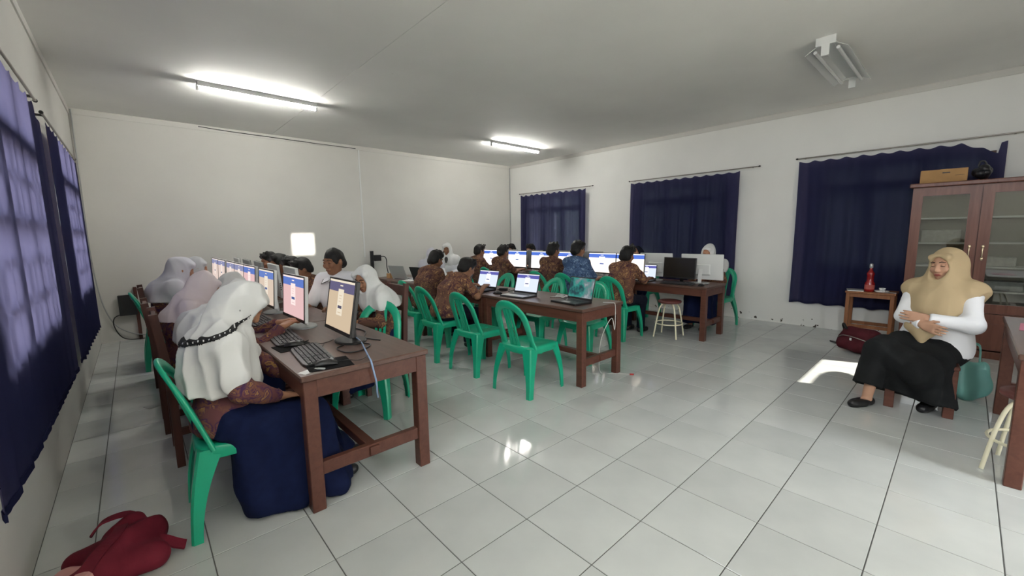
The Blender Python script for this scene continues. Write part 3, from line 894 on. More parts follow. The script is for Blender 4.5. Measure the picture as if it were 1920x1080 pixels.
for s in (-1, 1):
    y0, y1 = (.004, W2 - .004) if s > 0 else (-W2 + .004, -.004)
    dr = MB(); st = .085; z0, z1 = .50, HT - .012
    dr.box(-.004, .02, y0, y0 + st, z0, z1); dr.box(-.004, .02, y1 - st, y1, z0, z1)
    dr.box(-.004, .02, y0 + st, y1 - st, z0, z0 + .10); dr.box(-.004, .02, y0 + st, y1 - st, z1 - .085, z1)
    d = dr.build('door', M_CABW, root)
    mb = MB(); mb.box(.006, .010, y0 + st, y1 - st, z0 + .10, z1 - .085); mb.build('pane', M_CGLASS, d)
    hy = y0 + .045 if s > 0 else y1 - .045
    mb = MB(); mb.tube(smooth_path([(-.006, hy, 1.09), (-.022, hy, 1.105), (-.026, hy, 1.15), (-.022, hy, 1.195), (-.006, hy, 1.21)], 4), .006, 8)
    mb.ell((-.010, hy, 1.085), (.008, .013, .02), 8, 6); mb.ell((-.010, hy, 1.215), (.008, .013, .02), 8, 6)
    tag(mb.build('handle', mat('polished_brass', (.75, .62, .42), .25, metal=.9), d), 'pale metal handle')
    lo = MB(); lo.box(-.004, .02, y0, y1, .10, .44); d2 = lo.build('lower_door', M_CABW, root)
    mb = MB(); mb.box(-.012, -.004, y0 + .07, y1 - .07, .15, .39); mb.build('raised_panel', M_CABW, d2)
mb = MB(); mb.box(-.012, .02, -W2, W2, .44, .495); mb.build('rail', M_CABW, root)
# trays and paper inside
for k in range(4):
    mb = MB(); mb.bbox(-.12, .12, -.16, .16, 0, .022, .003)
    tag(mb.build('letter_tray', M_BLACK if k % 2 == 0 else M_GPLAS, loc=(CX + .20, .24, .739 + .0235 * k)), ['black tray at the bottom of the stack behind the cabinet glass', 'grey tray second from the bottom of the stack behind the cabinet glass', 'black tray third from the bottom of the stack behind the cabinet glass', 'grey tray topmost of the stack behind the cabinet glass'][k], 'tray', 'trays in the cabinet')
for k, (y, z, w, c) in enumerate(((-.25, .999, .13, (.35, .34, .30)), (-.40, .999, .09, (.25, .26, .25)), (.20, 1.259, .16, (.30, .29, .25)), (-.30, .739, .15, (.27, .28, .27)))):
    mb = MB(); mb.bbox(-.10, .10, -w, w, 0, .10 + .02 * (k % 3), .004)
    if k == 1: continue
    tag(mb.build('paper_bundle', mat('bundle_paper_%d' % k, c, .8, var=.15, vscale=30), loc=(CX + .22, y, z)), ['pale paper bundle on the upper middle shelf of the right cabinet door', '', 'paper bundle on the top shelf of the left cabinet door', 'grey paper bundle low behind the right cabinet door'][k], 'paper')
# on top of the cabinet
mb = MB(); mb.bbox(-.13, .13, -.185, .185, 0, .145, .004); cb = mb.build('cardboard_box', M_CARD, loc=(CX + .17, .235, HT + .0455), rot=(0, 0, R(2)))
tag(cb, 'brown cardboard box lying on top of the cabinet', 'box')
mb = MB(); mb.box(-.132, -.130, -.05, .01, .10, .112); mb.box(-.132, -.130, -.16, -.09, .07, .073); mb.build('print', M_DOT, cb)
mb = MB(); mb.bbox(-.1301, .1301, -.03, .03, .1435, .1462, .0006); mb.build('tape', mat('parcel_tape', (.36, .20, .08), .3), cb)
mb = MB(); rr = random.Random(3)
for k in range(7):
    mb.ell((rr.uniform(-.05, .06), rr.uniform(-.06, .06), .05 + rr.uniform(0, .08)), (.07, .05, .05), 10, 7)
bag = mb.build('black_bag', mat('black_bin_bag', (.010, .010, .014), .3), loc=(CX + .16, -.085, HT + .0455))
tag(bag, 'crumpled black bag beside the cardboard box on the cabinet', 'bag')
mb = MB(); mb.tube(smooth_path([(-.03, 0, .16), (-.03, .02, .2), (-.03, .05, .2), (-.03, .06, .15)], 4), .008, 6); mb.build('bag_handle', M_BLACK, bag)

# side table with bottle
root = empty('side_table', (6.95, .76, 0), 0, 'small ochre wooden table in front of the navy curtain', 'table')
mb = MB(); mb.bbox(-.17, .17, -.245, .245, .605, .63, .004); mb.build('table_top', M_OCHRE, root)
for sx in (-1, 1):
    for sy in (-1, 1):
        mb = MB(); mb.bbox(sx * .14 - .02, sx * .14 + .02, sy * .215 - .02, sy * .215 + .02, 0, .605, .003); mb.build('leg', M_OCHRE, root)
    mb = MB(); mb.box(sx * .14 - .01, sx * .14 + .01, -.195, .195, .555, .605); mb.build('apron', M_OCHRE, root)
    mb = MB(); mb.box(sx * .14 - .01, sx * .14 + .01, -.195, .195, .16, .20); mb.build('stretcher', M_OCHRE, root)
b = MB(); b.lathe([(.045, 0), (.05, .01), (.05, .10), (.036, .135), (.034, .20), (.042, .225), (.03, .25), (.016, .275), (.014, .31)], n=20)
bo = b.build('bottle', M_REDG, loc=(6.89, .78, .6305)); tag(bo, 'red bottle with silver cap on the ochre side table', 'bottle')
mb = MB(); mb.lathe([(.017, .30), (.019, .302), (.019, .345), (.012, .355)], n=16); mb.build('cap', M_SILVER, bo)
mb = MB(); mb.lathe([(.0506, .03), (.0508, .032), (.0508, .085), (.0506, .087)], n=20); mb.build('label_band', mat('bottle_label', (.45, .10, .08), .6), bo)
mb = MB(); mb.bbox(-.10, .10, -.08, .08, 0, .012, .002); nb = mb.build('notebook', M_PAPER, loc=(6.88, .92, .6305), rot=(0, 0, .2)); tag(nb, 'thin white notebook at the edge of the ochre side table', 'notebook')
mb = MB(); mb.bbox(-.101, .101, -.081, .081, .012, .0135, .0005); mb.build('cover', M_GPLAS, nb)
mb = MB(); mb.lathe([(.05, 0), (.06, .004), (.075, .02), (.072, .021), (.055, .008)], n=20); sc_ = mb.build('saucer', M_WPLAS, loc=(6.88, .66, .6305)); tag(sc_, 'white saucer beside the red bottle', 'saucer')
mb = MB(); mb.lathe([(.022, .0), (.028, .005), (.034, .045), (.032, .046), (.026, .010)], n=18); cu = mb.build('cup', M_WPLAS, loc=(6.88, .655, .6390)); tag(cu, 'small white cup on the saucer', 'cup')
mb = MB(); mb.tube(smooth_path([(-.033, 0, .035), (-.055, 0, .03), (-.05, 0, .012), (-.029, 0, .012)], 4), .004, 6); mb.build('cup_handle', M_WPLAS, cu)
mb = MB(); mb.bbox(-.02, .02, -.055, .055, 0, .008, .002); tag(mb.build('spoon_rest', M_GPLAS, loc=(6.86, .57, .6305)), 'small grey tray by the white cup', 'tray')

# ================================================================== screens, keyboards and cables
def ui_mats(tag_, head, body, card, s):
    return [emis('screen_body_' + tag_, body, s), emis('screen_header_' + tag_, head, s), emis('screen_card_' + tag_, card, s), emis('screen_button_' + tag_, tuple(c * .5 + .02 for c in head), s), emis('screen_ink_' + tag_, (.06, .07, .09), s)]
UI = {
    'beige': ui_mats('beige', (.10, .09, .16), (.47, .37, .26), (.62, .55, .44), .95),
    'sand': ui_mats('sand', (.11, .17, .42), (.52, .42, .34), (.64, .57, .48), .95),
    'pink': ui_mats('pink', (.09, .15, .42), (.58, .38, .38), (.72, .60, .58), .95),
    'dim': ui_mats('dim', (.20, .21, .34), (.58, .47, .42), (.66, .58, .54), .95),
    'white': ui_mats('white', (.06, .13, .48), (1.0, .90, .86), (1.1, 1.08, 1.08), 1.05),
    'warm': ui_mats('warm', (.07, .14, .50), (1.05, .92, .76), (1.1, 1.06, 1.0), 1.05),
    'lap': ui_mats('lap', (.09, .09, .32), (.58, .64, .76), (.85, .87, .93), .95),
}
M_OFF = mat('switched_off_screen', (.02, .018, .016), .18, .5)
def ui(mb, x, w, h, z0, wide=False):
    """screen picture in the plane X = x, faces +X; header band, centred card, button"""
    y0, y1, z1 = -w / 2, w / 2, z0 + h
    def q(a, b, c, d, m, dx):
        mb.cur = m; mb.quad((x + dx, a, c), (x + dx, b, c), (x + dx, b, d), (x + dx, a, d)); mb.cur = 0
    q(y0, y1, z0, z1, 0, 0)
    q(y0, y1, z1 - h * .045, z1, 2, .0003)
    q(y0, y1, z1 - h * .24, z1 - h * .045, 1, .0003)
    cw = w * .11
    q(-cw, cw, z0 + h * .28, z1 - h * .18, 2, .0006)
    q(-cw * .5, cw * .5, z1 - h * .12, z1 - h * .095, 2, .0006)
    q(-cw * .7, cw * .7, z0 + h * .42, z0 + h * .48, 3, .0009)
    for k in range(3): q(-cw * .55, cw * (.2 + .15 * k), z0 + h * (.56 + .06 * k), z0 + h * (.572 + .06 * k), 0, .0009)
    q(-cw * .6, cw * .6, z0 + h * .33, z0 + h * .345, 0, .0009)

def monitor(loc, rz, label, theme='sand', back=None, w=.53, h=.33, zb=.085, black=False, group='monitors', tilt=R(4)):
    root = empty('monitor', loc, rz, label, 'monitor', group)
    back = back or M_WPLAS
    bezel = M_BLACK
    Mx = Matrix.Translation((0, 0, zb + h / 2)) @ Matrix.Rotation(-tilt, 4, 'Y') @ Matrix.Translation((0, 0, -h / 2))
    hs = MB()
    hs.bbox(-.022, .004, -w / 2, w / 2, 0, h, .004, Mx)
    hs.build('housing', back if not black else M_BLACK, root)
    bz = MB(); e = .010; lip = .022
    for a, b, c, d in ((-w / 2, w / 2, h - e, h), (-w / 2, w / 2, 0, lip), (-w / 2, -w / 2 + e, lip, h - e), (w / 2 - e, w / 2, lip, h - e)):
        bz.box(.004, .008, a, b, c, d, Mx)
    bz.build('bezel', [bezel if (black or back is not M_WPLAS or True) else back], root)
    sc = MB()
    if theme is None:
        sc.box(.0041, .0055, -w / 2 + e, w / 2 - e, lip, h - e, Mx); sc.build('screen', M_OFF, root)
    else:
        ui(sc, .0050, w - 2 * e, h - e - lip, lip); sc.v = [tuple(Mx @ Vector(p)) for p in sc.v]; sc.build('screen', UI[theme], root)
    bk = MB(); bk.bbox(-.050, -.022, -w * .22, w * .22, h * .18, h * .62, .012, Mx); bk.build('back_cover', back if not black else M_BLACK, root)
    nk = MB(); nk.sweep([(-.075, 0, .012), (-.070, 0, .10), (-.045, 0, zb + h * .42)], rect(.022, .008), (0, 1, 0)); nk.build('neck', M_BLACK if black else M_WPLAS, root)
    bs = MB()
    o = [(-.05 + .095 * math.cos(2 * PI * i / 28), .125 * math.sin(2 * PI * i / 28)) for i in range(28)]
    bs.loft([[(x, y, 0) for x, y in o], [(x, y, .008) for x, y in o], [(-.05 + (x + .05) * .93, y * .93, .013) for x, y in o]], True, False)
    bs.build('base', M_BLACK if black else (back if back is not M_WPLAS else M_GPLAS), root)
    pt = MB()
    for k in range(4): pt.box(-.018, -.006, (-w / 2 - .0008), (-w / 2 + .0005), h * .25 + k * .02, h * .25 + k * .02 + .009, Mx)
    pt.build('port', M_BLACK, root)
    return root

ZA, ZB_, ZCt = .7405, .7405, .7125
G1 = 'monitors facing the girls by the sunlit curtains'
monitor((.95, 2.69, ZA), PI - R(1), 'black-framed monitor at the table end, beige page with violet header', 'beige', w=.47, h=.345, zb=.070, black=True, group=G1, tilt=R(10))
rowA = [(3.40, 'pink', 'white-backed monitor with a pink page, next to the black-framed one'),
        (4.26, 'sand', 'white-backed monitor with a sand page, between the pink page and the leaning headscarf'),
        (5.00, 'pink', 'white-backed monitor right behind the tip of the leaning headscarf'),
        (5.56, 'dim', 'pale monitor just beyond the leaning headscarf'),
        (6.12, 'dim', 'pale monitor third from the far wall in the girls\' row'),
        (6.82, 'dim', 'pale monitor second from the far wall in the girls\' row'),
        (7.42, 'dim', 'pale monitor closest to the far wall in the girls\' row')]
for y, th, lab in rowA:
    monitor((.86, y, ZA), PI + R(1), lab, th, w=.53, h=.335, zb=.07, group=G1)
G2 = 'monitors facing the boys across from the girls'
for y, bk, lab in ((4.28, M_WPLAS, 'white monitor back turned to the girls, beside the pink page'), (4.93, M_WPLAS, 'cream-white monitor back before the nearest boy of the four'),
               (5.62, M_GPLAS, 'grey monitor back just behind the sand page'), (6.32, M_GPLAS, 'grey monitor back further along the boys\' side'), (7.0, M_WPLAS, 'furthest monitor back on the boys\' side')):
    monitor((1.09, y, ZA), R(-3), lab, 'dim', bk, w=.52, h=.34, zb=.07, group=G2)
G3 = 'monitors facing the boys in the navy curtain row'
for y, th, lab in ((6.81, 'white', 'lit monitor at the far corner, behind the furthest boy'), (6.00, 'white', 'lit monitor behind the second boy from the corner'),
                   (5.34, 'white', 'lit white page in clear view between two boys'), (4.66, 'warm', 'lit warm-white page beside the boy next to the blue shirt'),
                   (3.98, 'warm', 'lit page beyond the blue batik boy'), (3.62 - .25 + .25, None, '')):
    if not lab: continue
    monitor((5.62, y, ZCt), PI, lab, th, M_GPLAS, w=.54, h=.345, zb=.05, group=G3)
monitor((5.60, 3.43 + .02, ZCt), PI, 'lit warm page partly hidden by the boy with the small laptop', 'warm', M_GPLAS, w=.50, h=.345, zb=.05, group=G3)
monitor((5.58, 2.66, ZCt), PI - R(4), 'dark switched-off monitor at the end of the navy curtain row', None, w=.47, h=.29, zb=.065, black=True, group=G3)
G4 = 'monitor backs turned towards the boys of the navy curtain row'
for y, lab, bk, w in ((3.12, 'white monitor back behind the small open laptop', M_WPLAS, .50), (2.44, 'white monitor back beside the switched-off monitor', M_WPLAS, .56),
                   (4.32, 'grey monitor back in the gap right of the blue batik boy', M_GPLAS, .46), (4.97, 'grey monitor back in the gap left of the blue batik boy', M_GPLAS, .40), (5.66, 'grey monitor back between the two whitest pages', M_GPLAS, .40), (6.38, 'grey monitor back between the two furthest lit pages', M_GPLAS, .40)):
    monitor((5.80, y, ZCt), R(3), lab, 'dim', bk, w=w, h=.35, zb=.05, group=G4)

# ---- keyboards and mice
def keyboard(loc, rz, label, group):
    root = empty('keyboard', loc, rz, label, 'keyboard', group)     # front edge towards local -X
    b = MB()
    o = [(-.075, -.215), (.065, -.22), (.075, -.20), (.078, .20), (.065, .22), (-.075, .215), (-.085, .18), (-.088, 0), (-.085, -.18)]
    b.loft([[(x, y, .002) for x, y in o], [(x, y, .010 + (x + .08) * .06) for x, y in o], [(x * .97, y * .985, .013 + (x + .08) * .07) for x, y in o]], True, False)
    b.build('case', M_BLACK, root)
    kb = MB()
    for r in range(6):
        x = .056 - r * .0225
        n = 21 if r != 5 else 12
        for k in range(n):
            y0 = .205 - k * .41 / n; y1 = y0 - .41 / n + .003
            if n == 21 and k in (15, ) and r != 5: continue
            z = .0135 + (x + .08) * .07
            kb.loft([[(x - .0095, y1, z), (x + .0095, y1, z), (x + .0095, y0, z), (x - .0095, y0, z)],
                     [(x - .0075, y1 + .0015, z + .006), (x + .0075, y1 + .0015, z + .006), (x + .0075, y0 - .0015, z + .006), (x - .0075, y0 - .0015, z + .006)]], True, False)
    tag(kb.build('keys', M_KEY, root), kind='stuff')
    return root
kb0 = keyboard((.705, 2.50, ZA), R(-5), 'black keyboard by the black-framed monitor', 'keyboards')
for (x, y, z, a, lab) in ((.70, 3.06, ZA, R(-4), 'black keyboard under the stretched hands'), (.71, 3.85, ZA, 0, 'black keyboard before the sand page monitor'),
                       (.70, 4.55, ZA, 0, 'black keyboard of the leaning girl'), (.70, 5.2, ZA, 0, 'black keyboard of the lavender-scarfed girl'), (.70, 6.05, ZA, 0, 'black keyboard of the grey-scarfed girl'),
                       (5.45, 3.93, ZCt, 0, 'black keyboard of the blue batik boy'), (5.45, 4.60, ZCt, 0, 'black keyboard of the boy beside the blue shirt'),
                       (5.45, 5.32, ZCt, 0, 'black keyboard on the bare stretch before the white page'), (5.45, 5.98, ZCt, 0, 'black keyboard of the second boy from the corner'), (5.45, 2.62, ZCt, R(4), 'black keyboard before the switched-off monitor')):
    copy_tree(kb0, None, (x, y, z), a, lab)
def mouse(loc, rz, label, group='computer mice'):
    root = empty('computer_mouse', loc, rz, label, 'mouse', group)
    b = MB(); rings = []
    for k in range(7):
        t = k / 6; x = -.055 + .11 * t; hgt = .034 * math.sin(PI * (.12 + .78 * t)) ** .7; w = .031 * math.sin(PI * (.14 + .72 * t)) ** .5
        rings.append([(x, -w, .001), (x, -w, hgt * .45), (x, -w * .6, hgt * .9), (x, 0, hgt), (x, w * .6, hgt * .9), (x, w, hgt * .45), (x, w, .001)])
    b.loft(rings, True, True); b.build('shell', M_BLACK, root)
    w = MB(); w.tube([(.028, -.004, .028), (.028, .004, .028)], .009, 10); w.build('scroll_wheel', M_GPLAS, root)
    c = MB(); c.tube(smooth_path([(.055, 0, .008), (.11, .02, .004), (.17, -.02, .004), (.23, .05, .004)], 5), .002, 5); c.build('mouse_cable', M_BLACK, root)
    return root
ms0 = mouse((.70, 2.255, ZA + .004), R(-12), 'black mouse on the pad at the table end')
for x, y, z, a, lab in ((.69, 2.82, ZA, R(-20), 'black mouse between the two nearest keyboards'), (.70, 4.16, ZA, 0, 'black mouse before the sand page monitor'), (5.46, 2.30, ZCt, 0, 'black mouse near the switched-off monitor'), (3.07, 3.62, ZB_, R(95), 'black mouse between the two laptops of the middle row')):
    copy_tree(ms0, None, (x, y, z), a, lab)
mb = MB(); mb.bbox(-.11, .11, -.10, .10, 0, .003, .001); tag(mb.build('mouse_pad', M_CLOTHPAD, loc=(.72, 2.275, ZA), rot=(0, 0, R(-8))), 'black mouse pad at the table end', 'mouse pad')
mb = MB(); mb.bbox(-.11, .10, -.09, .09, 0, .003, .001); tag(mb.build('mouse_pad', M_CLOTHPAD, loc=(.69, 2.80, ZA), rot=(0, 0, R(4))), 'black mouse pad between the two nearest keyboards', 'mouse pad')
mb = MB(); mb.box(-.035, .035, -.028, .028, 0, .001); pc = mb.build('paper_slip', M_PAPER, loc=(.592, 2.215, ZA), rot=(0, 0, R(25))); tag(pc, 'white paper slip at the table corner', 'paper')
mb = MB(); mb.bbox(-.008, .008, -.022, .022, 0, .007, .002); us = mb.build('usb_stick', M_GPLAS, loc=(.655, 2.20, ZA + .0032), rot=(0, 0, R(40))); tag(us, 'small grey stick on the mouse pad edge', 'usb stick')
mb = MB(); mb.bbox(-.006, .006, .022, .034, .0015, .0055, .001); mb.build('plug', M_SILVER, us)

def cable(name, pts, r, m, label, cat='cable'):
    mb = MB(); mb.tube(smooth_path(pts, 6), r, 6); return tag(mb.build(name, m), label, cat)
cable('network_cable', [(1.0, 2.80, .80), (1.03, 2.62, .752), (.98, 2.42, .7455), (.93, 2.25, .7455), (.905, 2.16, .7455), (.90, 2.138, .735), (.905, 2.134, .70), (.92, 2.136, .62), (.93, 2.16, .56), (.96, 2.22, .50)], .005, M_BLUEC, 'light blue cable hanging over the table end')
cable('monitor_cable', [(.99, 2.62, .7445), (1.05, 2.50, .7445), (.95, 2.40, .7445), (.87, 2.42, .7445), (.86, 2.55, .7445), (.92, 2.60, .7445)], .004, M_BLACK, 'black cable coiled behind the black-framed monitor')
cable('headset_cable', [(.80, 2.90, .7445), (.74, 2.84, .7445), (.80, 2.74, .7445), (.72, 2.66, .7445), (.78, 2.62, .7445), (.84, 2.72, .7445)], .003, M_BLACK, 'thin black cable looped between the nearest keyboards')
cable('power_cable', [(1.12, 3.20, .7445), (1.18, 2.9, .7445), (1.10, 2.70, .7445), (1.14, 2.55, .7445)], .004, M_BLACK, 'black power cable on the bare tabletop')
cable('charger_cable', [(3.36, 2.36, .745), (3.40, 2.28, .745), (3.415, 2.258, .73), (3.42, 2.256, .62), (3.40, 2.25, .48), (3.36, 2.26, .60), (3.33, 2.35, .40), (3.36, 2.40, .15), (3.40, 2.40, .006), (3.48, 2.30, .006), (3.56, 2.18, .006)], .0035, M_WCABLE, 'white cable looping down from the table end')
mb = MB(); mb.bbox(-.02, .02, -.008, .008, 0, .014, .003); tag(mb.build('cable_plug', mat('red_plug', (.45, .03, .03), .4), loc=(3.575, 2.155, .001), rot=(0, 0, R(-55))), 'tiny red plug on the floor at the end of the white cable', 'plug')

# ---- laptops
def laptop(loc, rz, label, theme='lap', shell=None, open_deg=105, w=.345, d=.235, group='laptops'):
    """user sits on local -X side; the screen faces -X"""
    shell = shell or M_BLACK
    root = empty('laptop', loc, rz, label, 'laptop', group)
    b = MB(); b.bbox(-d / 2, d / 2, -w / 2, w / 2, 0, .018, .004); b.build('base', shell, root)
    dk = MB(); dk.box(-d / 2 + .006, d / 2 - .006, -w / 2 + .006, w / 2 - .006, .018, .0186); dk.build('palm_rest', M_DGREY if shell is M_BLACK else M_SILVER, root)
    kb = MB()
    for r in range(5):
        x = d / 2 - .035 - r * .019
        for k in range(14):
            y = -w / 2 + .022 + k * (w - .044) / 14
            kb.box(x - .008, x + .008, y, y + (w - .044) / 14 - .003, .0186, .0202)
    tag(kb.build('keys', M_KEY, root), kind='stuff')
    tp = MB(); tp.box(-d / 2 + .018, -d / 2 + .07, -.045, .045, .0186, .0191); tp.build('touch_pad', M_GPLAS, root)
    th = R(open_deg)
    # lid: hinge at x = d/2, rotates up; screen face towards -X
    Mx = Matrix.Translation((d / 2 - .004, 0, .020)) @ Matrix.Rotation(-(PI - th) + PI / 2 - PI / 2, 4, 'Y')
    ang = th - PI / 2     # lean back from vertical
    Mx = Matrix.Translation((d / 2 - .004, 0, .018)) @ Matrix.Rotation(ang, 4, 'Y')
    hgt = d * .98
    ld = MB(); ld.bbox(0, .007, -w / 2, w / 2, 0, hgt, .003, Mx); lid = ld.build('lid', shell, root)
    s = MB(); e = .010
    if theme is None:
        s.box(-.0008, -.0001, -w / 2 + e, w / 2 - e, .022, hgt - e, Mx); s.build('screen', M_OFF, lid)
    elif theme == 'pic':
        s.quad((-.0006, w / 2 - e, .022), (-.0006, -w / 2 + e, .022), (-.0006, -w / 2 + e, hgt - e), (-.0006, w / 2 - e, hgt - e)); s.v = [tuple(Mx @ Vector(p)) for p in s.v]
        s.build('screen', M_PIC, lid)
    else:
        ui(s, 0, w - 2 * e, hgt - .034, .024)
        s.v = [tuple(Mx @ Vector((-.0006 - p[0], -p[1], p[2]))) for p in s.v]; s.build('screen', UI[theme], lid)
    hb = MB(); hb.box(-.001, 0, -w / 2 + .003, w / 2 - .003, .003, hgt - .003, Mx); hb.build('bezel', M_BLACK, lid)
    if theme is not None:
        # picture lies just proud of the bezel
        for o in lid.children:
            if o.name.startswith('screen'): o.location = Mx.to_3x3() @ Vector((-.0006, 0, 0))
    hg = MB(); hg.tube([(d / 2 - .002, -w * .36, .016), (d / 2 - .002, w * .36, .016)], .007, 8); hg.build('hinge', M_BLACK, root)
    return root
M_PIC = emis('teal_desktop_picture', (.1, .3, .28), .9)
def _pic():
    nt = M_PIC.node_tree; N = nt.nodes; L = nt.links; e = [n for n in N if n.type == 'EMISSION'][0]
    tc = N.new('ShaderNodeTexCoord'); n = N.new('ShaderNodeTexNoise'); n.inputs['Scale'].default_value = 11; n.inputs['Detail'].default_value = 9
    L.new(tc.outputs['Object'], n.inputs['Vector'])
    r = ramp(nt, [(.35, (.02, .05, .06)), (.47, (.03, .20, .17)), (.58, (.12, .17, .18)), (.72, (.35, .36, .38))], n.outputs['Fac'])
    L.new(r.outputs['Color'], e.inputs[0])
_pic()
GL = 'open laptops'
laptop((3.16, 2.60, ZB_), R(-6), 'open black laptop showing a dark teal picture', 'pic', open_deg=104, group=GL)
laptop((3.10, 3.30, ZB_), R(4), 'open black laptop with a page, alone between empty chairs', 'lap', M_DGREY, open_deg=106, group=GL)
laptop((3.12, 4.02, ZB_), R(6), 'open laptop the leaning batik boy types on', 'lap', M_BLACK, open_deg=108, group=GL)
laptop((3.18, 4.52, ZB_), R(-30), 'open dark laptop with blank screen just beyond the typing boy', None, M_DGREY, open_deg=104, group=GL)
laptop((3.16, 5.98, ZB_), PI + R(14), 'silver laptop lid turned to the room by the far wall', 'lap', M_SILVER, open_deg=112, group=GL)
laptop((3.20, 5.38, ZB_), PI + R(14), 'black laptop lid turned to the room by the far wall', 'lap', M_BLACK, open_deg=112, group=GL)
laptop((5.50, 3.18, ZCt), R(3), 'small open laptop the boy reaches for', 'lap', M_BLACK, open_deg=100, w=.32, d=.225, group=GL)

# clutter on the middle table
rr = random.Random(11)
for k, (x, y, lab) in enumerate(((3.36, 2.93, 'tangle of pale charger cable by the teal picture laptop'), (3.32, 3.62, 'tangle of grey charger cable between the page laptop and the typing boy'), (3.28, 5.70, 'pale cable tangle between the two turned laptop lids'))):
    pts = [(x + rr.uniform(-.09, .09), y + rr.uniform(-.10, .10), .7455 + .006 * (i % 3)) for i in range(12)]
    cable('charger_cable', pts, .0045, M_WCABLE if k != 1 else M_DGREY, lab)
for x, y, lab, m in ((3.50, 2.80, 'black adapter brick by the teal picture laptop', M_BLACK), (3.30, 3.78, 'black adapter brick by the typing boy', M_BLACK), (5.42, 3.52, 'white adapter brick by the small laptop', M_WPLAS)):
    mb = MB(); z = ZB_ if x < 5 else ZCt
    mb.bbox(-.025, .025, -.05, .05, 0, .032, .005); a = mb.build('power_adapter', m, loc=(x, y, z), rot=(0, 0, .5)); tag(a, lab, 'adapter')
    mb = MB(); mb.tube(smooth_path([(0, .05, .012), (.02, .09, .006), (.08, .10, .005), (.12, .05, .005)], 4), .003, 5); mb.build('cord', m, a)
for x, y, lab in ((3.08, 6.35, 'yellow-brown cardboard carton at the far end of the middle row'), ):
    mb = MB(); mb.bbox(-.05, .05, -.04, .04, 0, .08, .003); c = mb.build('carton', M_CARD, loc=(x, y, ZB_), rot=(0, 0, .3)); tag(c, lab, 'box')
    mb = MB(); mb.box(-.0505, .0505, -.008, .008, .0801, .081); mb.build('tape', M_PAPER, c)
mb = MB(); mb.bbox(-.07, .07, -.10, .10, 0, .012, .002); tag(mb.build('paper_stack', M_PAPER, loc=(3.06, 5.70, ZB_), rot=(0, 0, .3)), 'white paper stack before the turned laptop lids', 'paper')

# devices on dark posts at the far wall
def post_box(loc, label, box_w, box_h, post_h, z0, m=M_BLACK):
    root = empty('wall_device', loc, 0, label, 'device')
    mb = MB(); mb.box(-.02, .02, -.02, .02, 0, post_h); mb.build('post', M_WOODD, root)
    mb = MB(); mb.bbox(-box_w, 0, -.065, -.021, z0, z0 + box_h, .006); mb.build('box', m, root)
    mb = MB(); mb.tube(smooth_path([(-box_w * .95, -.04, z0 + .02), (-box_w * 1.3, -.05, z0 - .02), (-box_w * 1.38, -.06, z0 - .12), (-box_w * 1.1, -.06, z0 - .28), (-box_w * .6, -.06, max(.02, z0 - .345)), (.05, -.05, max(.01, z0 - .355))], 6), .007, 6); mb.build('cord', M_BLACK, root)
    return root
post_box((-.045, 7.96, 0), 'black box on a brown post in the far left corner, with cord', .19, .29, .76, .37)
root = empty('wall_device', (3.46, 7.90, 0), 0, 'black box and cable on a post against the middle of the far wall', 'device')
mb = MB(); mb.box(-.03, .03, -.02, .02, 0, 1.14); mb.build('post', M_BLACK, root)
mb = MB(); mb.bbox(.03, .17, -.06, -.0, .94, 1.06, .006); mb.build('box', M_BLACK, root)
mb = MB(); mb.tube(smooth_path([(.17, -.03, 1.03), (.25, -.03, 1.02), (.29, -.03, .95), (.29, -.03, .80), (.33, -.03, .6)], 6), .009, 6); mb.build('cord', M_BLACK, root)

